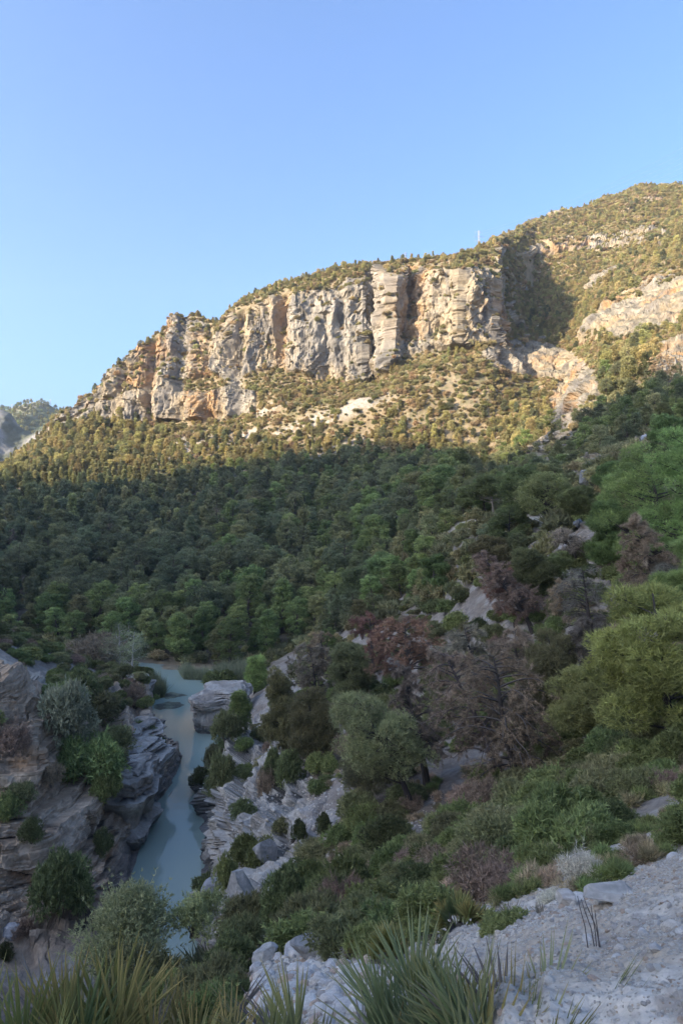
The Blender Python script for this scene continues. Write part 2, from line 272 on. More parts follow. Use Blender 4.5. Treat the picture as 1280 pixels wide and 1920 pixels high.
# mountain cliffs: buttresses, chimneys, beds
rib1 = ridged(P, 46, 2, 51, sz=170); rib2 = ridged(P, 15, 3, 52, sz=55); rib3 = fbm(P, 6, 3, 53, sz=11)
bed = fbm(P * np.array([1, 1, 1.0]), 34, 2, 54, sz=5)
mc, mck, mrnd, _t, _h = strata(P, 25, 5.0, 9.0, (0.25, 0.1))
dscale = np.clip(Dg / 420, .05, 1) ** 1.0
def gu(c, w): return np.exp(-((Ug - c) / w) ** 2)
fold = -8 * gu(708 - (Vg - 600) * .06, 8) + 5 * gu(728, 12) - 7 * gu(768, 22) * smooth(500, 545, Vg) * (1 - smooth(620, 665, Vg)) + 5 * gu(880, 50) - 8 * gu(448, 13) - 4 * gu(530, 11) + 4 * gu(565, 22) - 3 * gu(640, 10) - 5 * gu(392, 9) - 3.5 * gu(612, 9) * (Vg > 590) + 5 * gu(320, 16) - 5 * gu(345, 8) - 6 * gu(283, 7) - 5 * gu(232, 6)
fold = fold * (Sg > 19.5) * (Sg < 24.5) * (1 + .5 * fbm(P, 20, 2, 58))
crag = ridged(P * np.array([1, 1, .9]) + 3.0 * fbm(P, 12, 2, 56)[..., None], 7.5, 3, 55, sz=26)
stepn = np.floor(4 * fbm(P, 11, 2, 57, sz=34)) / 4
slab = np.abs(((P[..., 0] * .8 + P[..., 2] * .55 + 3 * fbm(P, 14, 2, 59)) / 7.0) % 1 - .5) * smooth(780, 830, Ug)
dc = cliff * dscale * (4.5 * rib1 + 3.5 * rib2 + 2.8 * crag + 5.0 * stepn + 2.0 * rib3 + 1.3 * fbm(P, 2.6, 3, 60, sz=5) + 1.0 * bed + 1.3 * mc - 1.2 * mck + 4.0 * slab) + np.minimum(cliff * 1.5, 1) * fold
dc = dc + cliff * (Dg < 330) * (1.6 * so_ + 1.3 * blk_ + .9 * mid - .4 * crk) * np.clip(Dg / 120, .5, 1.6)
# soil slopes
far = smooth(13.5, 16, Sg)
ds_ = (1 - np.maximum(near_rock, cliff))
gul = ridged(P * np.array([1, .35, 1]), 38, 2, 61)
dsl = ds_ * (far * (2.2 * fbm(P, 22, 3, 62) + 1.0 * fbm(P, 6, 3, 63) + 2.5 * gul * smooth(18.5, 20, Sg)) * (1 - smooth(24.5, 25, Sg)))
nearslope = smooth(3.2, 5.5, Sg) * (1 - far)
dsl = dsl + ds_ * nearslope * (0.55 * fbm(P, 5, 3, 64) + 0.22 * fbm(P, 1.2, 3, 65))
fore = 1 - smooth(3.2, 5.5, Sg)
dsl = dsl + fore * (0.10 * fbm(P, 1.3, 3, 66) + 0.05 * fbm(P, 0.28, 3, 67) + 0.022 * fbm(P, 0.07, 2, 68)) * smooth(0, 1.2, Sg)
# keep water open
wet = smooth(-0.2, 0.9, Zg)
path = smooth(13.3, 13.6, Sg) * (1 - smooth(14.15, 14.5, Sg)) * smooth(820, 870, Ug)
dsl = dsl * (0.15 + 0.85 * wet) * (1 - 0.85 * path); dn = (dn - near_rock * np.where(Ug > 350, .9, .55) * (Ug > 170)) * (0.25 + 0.75 * wet)
Q += Nh * (dn + dc)[..., None]; Q[..., 2] += dsl
del so2, crk2, bed
N1 = normals(Q)
steep = 1 - N1[..., 2]

# colour ----------------------------------------------------------
def rgb(*c): return np.array(c, float)
def mixc(a, b, w): return a * (1 - w[..., None]) + b * w[..., None]
GREY, PALE, CREAM, ORANGE = rgb(.19, .18, .17), rgb(.31, .28, .235), rgb(.35, .285, .195), rgb(.40, .24, .11)
DARK, SOIL, LITTER, SCREE = rgb(.13, .13, .135), rgb(.235, .185, .115), rgb(.13, .105, .075), rgb(.35, .315, .265)
n_big = fbm(P, 30, 3, 71); n_mid = fbm(P, 7, 3, 72); n_sm = fbm(P, 1.6, 3, 73); n_str = fbm(P, 9, 4, 74, sz=38)
col = np.broadcast_to(SOIL, P.shape).copy()
# valley and mountain slopes
col = mixc(col, rgb(.28, .225, .145), smooth(-.2, .5, n_mid) * far)
col = mixc(col, rgb(.15, .14, .075), .75 * smooth(-.05, .35, fbm(P, 3.2, 3, 78) + .25 * n_big) * far)
forest_floor = smooth(14.6, 15.3, Sg) * (1 - smooth(18.6, 19.4, Sg + .3 * n_big))
col = mixc(col, LITTER, 0.9 * forest_floor * smooth(-.6, .3, n_mid + .3))
screem = np.zeros_like(Ug)
for b_ in [(300, 860, 75, 13, -30), (265, 888, 60, 14, -28), (365, 905, 75, 12, -22), (455, 890, 60, 9, -15), (500, 770, 26, 9, -25), (360, 840, 40, 8, -25), (600, 850, 80, 10, -18), (640, 780, 90, 12, -22),
           (40, 915, 34, 8, -20), (150, 915, 22, 6, -10), (990, 755, 20, 9, 10), (975, 825, 14, 6, 0), (560, 800, 70, 8, -25), (440, 830, 60, 8, -25), (1090, 960, 60, 14, 0)]:
    screem = np.maximum(screem, blob(*b_[:4], ang=b_[4], soft=.5) * (Sg > 12))
screem *= smooth(-.55, .1, n_sm + .5 * n_mid)
col = mixc(col, SCREE, screem)
# cliffs
cc = mixc(mixc(CREAM, PALE, smooth(-.35, .35, n_big)), GREY, smooth(-.05, .55, n_str) * .8)
cc = mixc(cc, ORANGE, .8 * np.clip(smooth(.05, .4, fbm(P, 24, 3, 75, sz=40) - .25 * rib1) + gu(768, 26) * (Vg < 640) + .8 * gu(375, 14) * (Vg > 620) + .7 * gu(530, 12) + .6 * gu(290, 9), 0, 1))
cc = cc * (1 + .22 * fbm(P, 3, 4, 79, sz=16))[..., None]
cc = mixc(cc, rgb(.12, .115, .11), .8 * smooth(.12, .5, fbm(P, 5, 3, 76, sz=30)))
cc = mixc(cc, rgb(.09, .085, .08), .7 * smooth(.3, .8, mck))
cc = mixc(cc, rgb(.20, .18, .13), .8 * smooth(.55, .25, steep))
cc = cc * .88 * (1 + .22 * (mrnd - .5))[..., None]
col = mixc(col, cc, smooth(.25, .6, cliff))
# near slope
ns = mixc(rgb(.28, .245, .21), rgb(.20, .16, .125), smooth(-.3, .4, n_mid))
ns = mixc(ns, rgb(.36, .33, .295), smooth(0, .5, n_sm + .3 * n_mid) * .7)
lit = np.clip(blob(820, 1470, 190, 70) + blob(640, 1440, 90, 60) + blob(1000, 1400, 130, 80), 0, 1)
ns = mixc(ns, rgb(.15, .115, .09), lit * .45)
pk = np.clip(blob(500, 1560, 130, 120) + blob(450, 1420, 70, 50), 0, 1)
ns = mixc(ns, rgb(.38, .355, .33), pk * .7 * smooth(-.5, .4, n_sm))
w_ns = smooth(3.0, 4.2, Sg) * (1 - smooth(13.5, 15.2, Sg))
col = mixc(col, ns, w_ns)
# gorge rock
gr = mixc(rgb(.37, .345, .315), rgb(.52, .49, .45), smooth(-.3, .4, n_sm + .8 * (brnd - .5)))
warm = smooth(.15, .55, fbm(P, 3.5, 3, 81) + .35 * so_ * -1) * (Ug < 230)
gr = mixc(gr, rgb(.36, .22, .12), .8 * warm)
gr = mixc(gr, rgb(.33, .265, .20), .45 * (Ug < 230) * smooth(-.4, .4, n_mid))
gr = mixc(gr, rgb(.37, .36, .345), .5 * (Ug > 350))
tread = smooth(.45, .2, steep)
gr = mixc(gr, rgb(.27, .22, .165), .5 * tread * (Ug < 350))
gr = gr * np.where((Ug < 350)[..., None], np.array([1.16, 1.0, .84]), np.array([1.03, 1.0, .95]))
fis = smooth(.15, -.45, ridged(P, 3.2, 2, 43, sz=9))
gr = mixc(gr, rgb(.13, .125, .12), .65 * fis * (Ug > 350))
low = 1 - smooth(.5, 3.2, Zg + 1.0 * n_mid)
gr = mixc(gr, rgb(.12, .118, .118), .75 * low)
gr = mixc(gr, rgb(.055, .05, .045), np.clip(.8 * smooth(.4, .8, crk), 0, 1))
gr = gr * (.82 + .2 * brnd + .25 * fbm(P, .5, 3, 83))[..., None]
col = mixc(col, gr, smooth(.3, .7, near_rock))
# foreground rubble
fg = mixc(rgb(.50, .455, .395), rgb(.40, .34, .27), smooth(-.2, .45, fbm(P, .8, 3, 91) + .2) * smooth(600, 1000, Ug))
fg = mixc(fg, rgb(.30, .265, .23), smooth(.1, .5, fbm(P, .12, 2, 92)))
col = mixc(col, fg, fore)
sand = ((Ug < 75) & (Sg > 10.35) & (Sg < 12.2))
col = mixc(col, rgb(.50, .43, .33), path)
col[sand] = rgb(.42, .36, .29)
col *= (1 + .10 * fbm(P, .5, 2, 93))[..., None]
bed_m = smooth(-.3, -.9, Zg)
col = mixc(col, rgb(.12, .13, .10), bed_m)

# split the grid into named pieces of ground
nu, nr = Ug.shape
idx = np.arange(nu * nr).reshape(nu, nr)
quad = np.stack([idx[:-1, :-1], idx[1:, :-1], idx[1:, 1:], idx[:-1, 1:]], -1)
sc_ = Sg[:-1, :-1]; uc = Ug[:-1, :-1]
lab = np.full(sc_.shape, 3)
lab[sc_ < 4.0] = 0
lab[(sc_ >= 4.0) & (sc_ < 13.5)] = 1
lab[(sc_ >= 12.2) & (sc_ < 13.5) & (uc > 1500)] = 3
lab[(path[:-1, :-1] > .5)] = 4
lab[sand[:-1, :-1]] = 5
def piece(name, m, mat, sm=False):
    q = quad[m]; used = np.unique(q); rem = np.full(nu * nr, -1); rem[used] = np.arange(len(used))
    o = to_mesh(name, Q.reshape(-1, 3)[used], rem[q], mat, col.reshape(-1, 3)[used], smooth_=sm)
    return tag(o, kind='structure')
piece("gravel_ground", lab == 0, M_FORE, True)
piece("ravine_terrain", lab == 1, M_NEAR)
piece("mountain", lab == 3, M_MOUNT)
piece("path", lab == 4, M_NEAR, True)
piece("sand_ground", lab == 5, M_NEAR, True)
# ground behind the view point
gx, gy = np.meshgrid(np.linspace(-60, 60, 90), np.concatenate([np.linspace(-70, 0, 60), np.linspace(.1, 0.75, 6)]), indexing='ij')
gP = np.stack([gx, gy, 33.28 - .06 * np.minimum(gy, 0) * 4 + gx * .12 * smooth(0, 6, np.abs(gx))], -1)
gP[..., 2] += .25 * fbm(gP, 3, 3, 95) * smooth(1.5, 6, np.hypot(gx, gy)) - .02
ii = np.arange(gx.size).reshape(gx.shape)
tag(to_mesh("ground_slope", gP.reshape(-1, 3), np.stack([ii[:-1, :-1], ii[1:, :-1], ii[1:, 1:], ii[:-1, 1:]], -1).reshape(-1, 4), M_FORE,
            np.broadcast_to(rgb(.38, .36, .33), (gx.size, 3)), True), kind='structure')

# depth buffer of the relief, for standing things on the ground that shows
def project(p):
    d = p[..., 1]; return 640 + p[..., 0] / d * F, 960 - (p[..., 2] - H) / d * F
BW, BH, BS = 430, 500, 4.0     # buffer cells of 4 units, from u=-200, v=0
qu, qv = project(Q); Qf = Q.reshape(-1, 3); Nf = N1.reshape(-1, 3)
bi = np.floor((qu.ravel() + 200) / BS).astype(int); bj = np.floor(qv.ravel() / BS).astype(int)
ok = (bi >= 0) & (bi < BW) & (bj >= 0) & (bj < BH) & (Qf[:, 1] > 1.0)
depth = np.full((BW, BH), 1e9); np.minimum.at(depth, (bi[ok], bj[ok]), Qf[ok, 1])
zb = depth.copy(); QU = qu.ravel(); QV = qv.ravel()
def at(u, v, up=0.0):
    """ground point seen at (u, v): nearest grid vertex not hidden"""
    for tol in (4, 8, 16, 32, 64):
        i = np.nonzero(ok & (np.abs(QU - u) < tol) & (np.abs(QV - v) < tol))[0]
        if len(i) > 3: break
    dmin = Qf[i, 1].min(); i = i[Qf[i, 1] < dmin * 1.06 + .1]
    p = Qf[i[np.argmin((QU[i] - u) ** 2 + (QV[i] - v) ** 2)]]
    return np.array([p[0], p[1], p[2] + up])
def ground(x, y):
    """height of the relief at x, y"""
    u = 640 + x / y * F
    i = int(np.clip(np.searchsorted(U, u), 1, len(U) - 1)); j = np.argmin(np.abs(Q[i, :, 1] - y) + np.abs(Q[i, :, 0] - x))
    return float(Q[i, j, 2])

# ------------------------------------------------------------------ the mountain behind, whose shadow fills the gorge
bd = [(0, 893), (100, 903), (170, 906), (250, 882), (400, 868), (480, 856), (560, 838), (640, 818), (720, 815), (800, 830), (880, 846), (960, 856), (1010, 852)]
bpts = []
for (u, v) in bd:
    bpts.append(at(u, v + (48 if u < 260 else 30 if u < 500 else 12)))
bpts += [np.array([(1120 - 640) / F * 262, 262, H + (960 - 735) / F * 262]), np.array([(1200 - 640) / F * 215, 215, H + (960 - 758) / F * 215])]
XP = -700.0
rid = []
for p in bpts:
    t = (XP - p[0]) / S[0]; q = p + t * S; rid.append((q[1], q[2]))
rid = np.array(rid); rid = rid[np.argsort(rid[:, 0])]
print("ridge", np.round(rid, 0).tolist())
ry = np.linspace(-900, 480, 400)
rz = np.interp(ry, rid[:, 0], rid[:, 1], left=rid[0, 1]); rz = np.where(ry < rid[0, 0], rid[0, 1] + np.clip((rid[0, 0] - ry) * .15, 0, 60), rz)
rz = np.where(ry < -520, rz - (-520 - ry) * .9, rz)
rz = np.where(ry > rid[-1, 0], rid[-1, 1] - (ry - rid[-1, 0]) * .35, rz)
k_ = np.ones(7) / 7; rz = np.convolve(np.pad(rz, 3, mode='edge'), k_, mode='valid')
prof = [(-1500, 0), (-1300, .15), (-1100, .45), (-900, .8), (-760, .97), (-700, 1), (-660, .9), (-600, .7), (-540, .45), (-460, .2), (-400, 0)]
ml = np.array([[(x, y, z * f) for (x, f) in prof] for y, z in zip(ry, rz)])
nn = fbm(ml, 60, 3, 99)[..., None]; ml = ml + nn * np.array([18, 0, 0]) * (np.array([p[0] for p in prof]) != -700)[None, :, None]
ii = np.arange(ml.shape[0] * ml.shape[1]).reshape(ml.shape[:2])
tag(to_mesh("mountain_opposite", ml.reshape(-1, 3), np.stack([ii[:-1, :-1], ii[:-1, 1:], ii[1:, 1:], ii[1:, :-1]], -1).reshape(-1, 4), M_MOUNT,
            np.broadcast_to(rgb(.25, .22, .17), (ml.shape[0] * ml.shape[1], 3))), kind='structure')

# ------------------------------------------------------------------ far hills on the skyline
def ridge_sheet(name, crest, d, zbase, front, mat, colr, seed, rough, n=260, m=90):
    cu = np.linspace(crest[0][0], crest[-1][0], n); cv = np.interp(cu, [c[0] for c in crest], [c[1] for c in crest])
    t = np.linspace(0, 1, m)[None, :]
    dd = d - front * (1 - t) ** 1.0 + 0 * cu[:, None]
    zc = H + (960 - cv[:, None]) / F * d
    zz = zbase + (zc - zbase) * (1 - (1 - t) ** 1.3)
    x = (cu[:, None] - 640) / F * d + 0 * t
    Pm = np.stack([x + 0 * zz, dd, zz], -1)
    dp = rough * (ridged(Pm, 60, 4, seed, sz=140) + .5 * fbm(Pm, 14, 3, seed + 3))
    Pm[..., 1] -= dp * (0.3 + .7 * (1 - t))
    Pm[..., 2] += .12 * dp * t
    back = Pm[:, -1:, :] + np.array([0, 120, -90]); Pm = np.concatenate([Pm, back], 1)
    ii = np.arange(Pm.shape[0] * Pm.shape[1]).reshape(Pm.shape[:2])
    c = colr(Pm)
    o = to_mesh(name, Pm.reshape(-1, 3), np.stack([ii[:-1, :-1], ii[1:, :-1], ii[1:, 1:], ii[:-1, 1:]], -1).reshape(-1, 4), mat, c.reshape(-1, 3))
    tag(o, kind='structure'); return Pm
def c_hill(Pm): return mixc(np.broadcast_to(rgb(.09, .11, .06), Pm.shape), rgb(.26, .24, .17), smooth(.0, .5, fbm(Pm, 50, 3, 7)))
def c_rock(Pm): return mixc(np.broadcast_to(rgb(.26, .25, .24), Pm.shape), rgb(.10, .11, .08), smooth(.05, .4, fbm(Pm, 45, 4, 8)))
hillP = ridge_sheet("far_hill", [(-420, 745), (-200, 752), (-60, 775), (0, 775), (30, 766), (60, 757), (90, 757), (112, 770), (140, 768), (220, 770), (330, 800)], 1300, 20, 320, M_MOUNT, c_hill, 3, 22)
rockP = ridge_sheet("dark_hill", [(-420, 690), (-200, 735), (-40, 762), (0, 767), (22, 776), (34, 796), (46, 806), (62, 812), (84, 803), (100, 793), (130, 775), (200, 790)], 860, 10, 130, M_MOUNT, c_rock, 4, 16)

# ------------------------------------------------------------------ river
mw, n, l, b = new_mat("river_water")
b.inputs["Base Color"].default_value = (.27, .33, .28, 1); b.inputs["Specular IOR Level"].default_value = .36; b.inputs["Roughness"].default_value = .07; b.inputs["IOR"].default_value = 1.33
tc = n.new("ShaderNodeTexCoord"); mp = n.new("ShaderNodeMapping"); mp.inputs["Scale"].default_value = (1.0, .45, 1)
nz = n.new("ShaderNodeTexNoise"); nz.inputs["Scale"].default_value = 2.2; nz.inputs["Detail"].default_value = 4
l.new(tc.outputs["Object"], mp.inputs[0]); l.new(mp.outputs[0], nz.inputs["Vector"])
bp = n.new("ShaderNodeBump"); bp.inputs["Strength"].default_value = .4; bp.inputs["Distance"].default_value = .04
l.new(nz.outputs["Fac"], bp.inputs["Height"]); l.new(bp.outputs[0], b.inputs["Normal"])
wv = np.array([(-60, 30, 0), (15, 30, 0), (15, 175, 0), (-90, 175, 0)], float)
tag(to_mesh("river_water", wv, np.array([[0, 1, 2, 3]]), mw), kind='structure')
# ------------------------------------------------------------------ plants
def foliage_mat(name, transl=0.25, var=0.30, rough=0.6):
    m, n, l, b = new_mat(name)
    vc = n.new("ShaderNodeVertexColor"); vc.layer_name = "Col"
    oi = n.new("ShaderNodeObjectInfo")
    hs = n.new("ShaderNodeHueSaturation")
    m1 = n.new("ShaderNodeMapRange"); m1.inputs["To Min"].default_value = 1 - var; m1.inputs["To Max"].default_value = 1 + var * 1.3
    m2 = n.new("ShaderNodeMath"); m2.operation = 'MULTIPLY'; m2.inputs[1].default_value = 7.37
    m3 = n.new("ShaderNodeMath"); m3.operation = 'FRACT'
    m4 = n.new("ShaderNodeMapRange"); m4.inputs["To Min"].default_value = .478; m4.inputs["To Max"].default_value = .52
    l.new(oi.outputs["Random"], m1.inputs["Value"]); l.new(m1.outputs["Result"], hs.inputs["Value"])
    l.new(oi.outputs["Random"], m2.inputs[0]); l.new(m2.outputs[0], m3.inputs[0]); l.new(m3.outputs[0], m4.inputs["Value"]); l.new(m4.outputs["Result"], hs.inputs["Hue"])
    l.new(vc.outputs["Color"], hs.inputs["Color"]); hs.inputs["Saturation"].default_value = .86; l.new(hs.outputs[0], b.inputs["Base Color"])
    b.inputs["Roughness"].default_value = rough; b.inputs["Specular IOR Level"].default_value = .25
    if transl:
        tr = n.new("ShaderNodeBsdfTranslucent"); l.new(hs.outputs[0], tr.inputs["Color"])
        mx = n.new("ShaderNodeMixShader"); mx.inputs[0].default_value = transl
        l.new(b.outputs[0], mx.inputs[1]); l.new(tr.outputs[0], mx.inputs[2]); l.new(mx.outputs[0], n["Material Output"].inputs["Surface"])
    return m
M_LEAF = foliage_mat("foliage", .35); M_DRY = foliage_mat("dry_foliage", .2, .12)
LEAF_GAIN = np.array([2.55, 2.25, 1.75]); M_BARK = foliage_mat("bark", 0, .15, .9)

def tube(pts, rad, n=5):
    pts = np.asarray(pts, float); rad = np.asarray(rad, float)
    t = np.gradient(pts, axis=0); t /= np.linalg.norm(t, axis=1, keepdims=True) + 1e-9
    ref = np.where(np.abs(t[:, 2:3]) > .9, np.array([[1., 0, 0]]), np.array([[0, 0, 1.]]))
    a = np.cross(t, ref); a /= np.linalg.norm(a, axis=1, keepdims=True) + 1e-9; b = np.cross(t, a)
    th = np.arange(n) / n * 2 * np.pi
    V = pts[:, None] + rad[:, None, None] * (a[:, None] * np.cos(th)[None, :, None] + b[:, None] * np.sin(th)[None, :, None])
    m = len(pts); i = np.arange(m * n).reshape(m, n); j = np.roll(i, -1, 1)
    q = np.stack([i[:-1], i[1:], j[1:], j[:-1]], -1).reshape(-1, 4)
    return V.reshape(-1, 3), np.concatenate([q[:, [0, 1, 2]], q[:, [0, 2, 3]]])
class Geo:
    def __init__(s): s.V = []; s.F = []; s.C = []; s.n = 0
    def add(s, V, F_, c):
        s.V.append(V); s.F.append(F_ + s.n); s.C.append(np.broadcast_to(c, V.shape)); s.n += len(V)
    def arr(s): return np.concatenate(s.V), np.concatenate(s.F), np.concatenate(s.C)
def unit(v): return v / (np.linalg.norm(v, axis=-1, keepdims=True) + 1e-9)
def tufts(g, cen, dirs, L, w, k, col_, rng, spread=.8):
    """k slim blades at every point, spreading round its direction"""
    n = len(cen); c = np.repeat(cen, k, 0); d = unit(np.repeat(dirs, k, 0) + spread * rng.normal(size=(n * k, 3)))
    side = unit(np.cross(d, rng.normal(size=(n * k, 3)))); LL = L * (.6 + .8 * rng.rand(n * k, 1)); ww = w * (.6 + .8 * rng.rand(n * k, 1))
    V = np.stack([c - side * ww * .5, c + side * ww * .5, c + d * LL], 1).reshape(-1, 3)
    F_ = np.arange(n * k * 3).reshape(-1, 3); col_ = col_ * LEAF_GAIN
    g.add(V, F_, np.repeat(np.repeat(col_, k, 0), 3, 0))
def envelope(form, t):
    if form == 'umbrella': return np.sqrt(np.clip(1 - ((t - .25) / .78) ** 2, 0.05, 1))
    if form == 'cone': return np.clip(1.12 - t, .08, 1) ** .8 * (.45 + .55 * smooth(0, .2, t))
    return np.sqrt(np.clip(1 - ((t - .42) / .62) ** 2, 0.04, 1))
def make_pine(seed, h, R, form='round', bole=.3, ncl=38, nt=2500, k=4, L=.35, w=.09, c1=(.075, .11, .035), c2=(.12, .15, .045), lean=(0, 0), flat=.62, cl=.42, fill=.25, spread=.8, droop=0., bark=(.11, .085, .07), twig=0, tr=1.0):
    rng = np.random.RandomState(seed); g = Geo(); tg = Geo()
    nk = 9; tt = np.linspace(0, 1, nk)
    wob = np.cumsum(rng.normal(size=(nk, 2)) * .02 * h, 0) * .5
    trunk = np.stack([lean[0] * tt ** 1.1 + wob[:, 0] * tt, lean[1] * tt ** 1.1 + wob[:, 1] * tt, h * .93 * tt - .4 * (tt == 0)], 1)
    r0 = (.022 * h + .04) * tr
    V, F_ = tube(trunk, r0 * (1 - .86 * tt) + (.25 * r0) * (tt == 0), 7); tg.add(V, F_, np.array(bark))
    def at_t(t): return np.array([np.interp(t, tt, trunk[:, i]) for i in range(3)])
    # clumps on the envelope
    cs = []; tries = 0; rcl = R * cl
    while len(cs) < ncl and tries < ncl * 60:
        tries += 1; t = rng.rand(); e = envelope(form, t) * R; a = rng.rand() * 2 * np.pi; rr = e * (1 - .42 * rng.rand() ** 1.5) * (.8 + .3 * rng.rand())
        base = at_t(bole + (1 - bole) * t * .93); p = base + np.array([math.cos(a) * rr, math.sin(a) * rr, rng.normal() * .03 * h])
        if all(np.linalg.norm((p - q) * [1, 1, 1.5]) > rcl * .74 for q, _ in cs): cs.append((p, rcl * (.65 + .6 * rng.rand())))
    for p, r in cs:
        hd = math.hypot(*(p[:2] - at_t(p[2] / h)[:2])); tb = np.clip((p[2] - .35 * hd - .1 * r) / (h * .93), bole * .55, .93)
        b0 = at_t(tb); mid_ = (b0 + p) / 2 + np.array([0, 0, -.06 * hd]) + rng.normal(size=3) * .06 * hd
        V, F_ = tube([b0, mid_, p], r0 * np.array([.34, .2, .06]) * (1 - .5 * tb), 4); tg.add(V, F_, np.array(bark) * 1.1)
        for _ in range(twig):
            q = p + unit(rng.normal(size=3) * [1, 1, .7] + [0, 0, .1]) * r * (.7 + .5 * rng.rand()); s0 = mid_ + (p - mid_) * rng.rand()
            V, F_ = tube([s0, (s0 + q) / 2 + rng.normal(size=3) * .08 * r, q], [r0 * .09 + .006, .012, .006], 3); tg.add(V, F_, np.array(bark) * 1.6)
    if nt:
        wt = np.array([r ** 2 for _, r in cs]); wt /= wt.sum(); ci = rng.choice(len(cs), nt, p=wt)
        pc = np.array([p for p, _ in cs])[ci]; pr = np.array([r for _, r in cs])[ci][:, None]
        dd = unit(rng.normal(size=(nt, 3)) + np.array([0, 0, .25])); rad = 1 - fill * rng.rand(nt, 1) ** 1.3
        # sub-lumps so a clump is not a ball
        lump = 1 + .16 * (rng.rand(nt, 1) < .15) * rng.rand(nt, 1) * 2 + .26 * np.sin(dd[:, :1] * 5 + ci[:, None] * 1.7) * np.cos(dd[:, 1:2] * 6 + ci[:, None])
        off = dd * rad * lump * pr * np.array([1, 1, flat]); cen = pc + off; cen[:, 2] -= droop * np.hypot(off[:, 0], off[:, 1])
        clc = (.82 + .36 * rng.rand(len(cs)))[ci][:, None]
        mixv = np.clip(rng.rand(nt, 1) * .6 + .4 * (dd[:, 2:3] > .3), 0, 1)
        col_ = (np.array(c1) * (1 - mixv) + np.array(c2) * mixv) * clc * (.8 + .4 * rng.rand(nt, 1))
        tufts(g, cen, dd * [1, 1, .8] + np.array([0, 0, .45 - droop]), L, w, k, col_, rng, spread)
    return tg.arr(), (g.arr() if nt else None)
def make_shrub(seed, R, h, nt=900, k=3, L=.14, w=.05, c1=(.07, .085, .035), c2=(.11, .12, .05), twigs=10, fill=.35, ncl=14, spread=.9, tw_c=(.16, .13, .11), up=.3, sprigs=26):
    rng = np.random.RandomState(seed); g = Geo(); tg = Geo()
    cs = []
    for i in range(ncl):
        a = rng.rand() * 2 * np.pi; rr = R * math.sqrt(rng.rand()) * .72; r = R * (.26 + .24 * rng.rand())
        cs.append((np.array([math.cos(a) * rr, math.sin(a) * rr, max(.2 * h, h * (1 - .5 * (rr / R) ** 2) * (.55 + .45 * rng.rand()) - r * .5)]), r))
    for p, r in cs[:max(twigs, 3)]:
        V, F_ = tube([[rng.normal() * .05, rng.normal() * .05, -.15], p * [.5, .5, .55], p + [0, 0, r * .3]], [.02 * R + .012, .012 * R + .008, .005], 4); tg.add(V, F_, np.array(tw_c))
    if nt:
        wt = np.array([r ** 2 for _, r in cs]); wt /= wt.sum(); ci = rng.choice(len(cs), nt, p=wt)
        pc = np.array([p for p, _ in cs])[ci]; pr = np.array([r for _, r in cs])[ci][:, None]
        dd = unit(rng.normal(size=(nt, 3)) + [0, 0, .3]); cen = pc + dd * pr * (1 - fill * rng.rand(nt, 1)) * [1, 1, .85]; cen[:, 2] = np.abs(cen[:, 2])
        m = rng.rand(nt, 1); col_ = (np.array(c1) * (1 - m) + np.array(c2) * m) * (.8 + .4 * rng.rand(len(cs)))[ci][:, None] * (.75 + .5 * rng.rand(nt, 1))
        tufts(g, cen, dd + [0, 0, up], L, w, k, col_, rng, spread)
        for _ in range(sprigs):
            a = rng.rand() * 6.283; e = rng.uniform(.15, 1.4); o = np.array([math.cos(a) * math.cos(e) * R, math.sin(a) * math.cos(e) * R, math.sin(e) * h * .95]); ln = rng.uniform(.85, 1.25)
            q = np.linspace(.45, 1, 10)[:, None]; P_ = o * q * ln + rng.normal(size=3) * .12 * R * (q - .45)
            tufts(g, P_, unit(np.repeat(o[None], 10, 0)), L * 1.1, w, k, np.array(c1) + (np.array(c2) - c1) * rng.rand(10, 1) * 1.2, rng, .7)
    return tg.arr(), (g.arr() if nt else None)
def merged_mesh(name, a, b, leafmat):
    """trunk + crown in one mesh (small far plants)"""
    (V1, F1, C1) = a; (V2, F2, C2) = b
    o = to_mesh(name, np.concatenate([V1, V2]), np.concatenate([F1, F2 + len(V1)]), [M_BARK, leafmat], np.concatenate([C1, C2]), link=False)
    mi = np.zeros(len(F1) + len(F2), dtype=np.int32); mi[len(F1):] = 1; o.data.polygons.foreach_set("material_index", mi)
    return o
def plant(name, parts, leafmat, loc, rz=0, sc=1.0, names=("trunk", "crown"), label=None, cat="tree", group=None):
    """parts: ((V,F,C),(V,F,C)) -> Empty with two mesh children"""
    r = empty(name, loc, rz); r.scale = (sc, sc, sc); tag(r, label, cat, group)
    t = to_mesh(names[0], *parts[0][:2], M_BARK, parts[0][2], parent=r)
    if parts[1] is not None: to_mesh(names[1], *parts[1][:2], leafmat, parts[1][2], parent=r)
    return r
def dup(root, loc, rz, sc, label=None, group=None, link=True):
    r = root.copy(); C.objects.link(r); r.location = loc; r.rotation_euler = (0, 0, rz); r.scale = (sc, sc, sc) if np.isscalar(sc) else sc
    if label: r["label"] = label
    if group: r["group"] = group
    for ch in root.children:
        c = ch.copy(); C.objects.link(c); c.parent = r
    return r

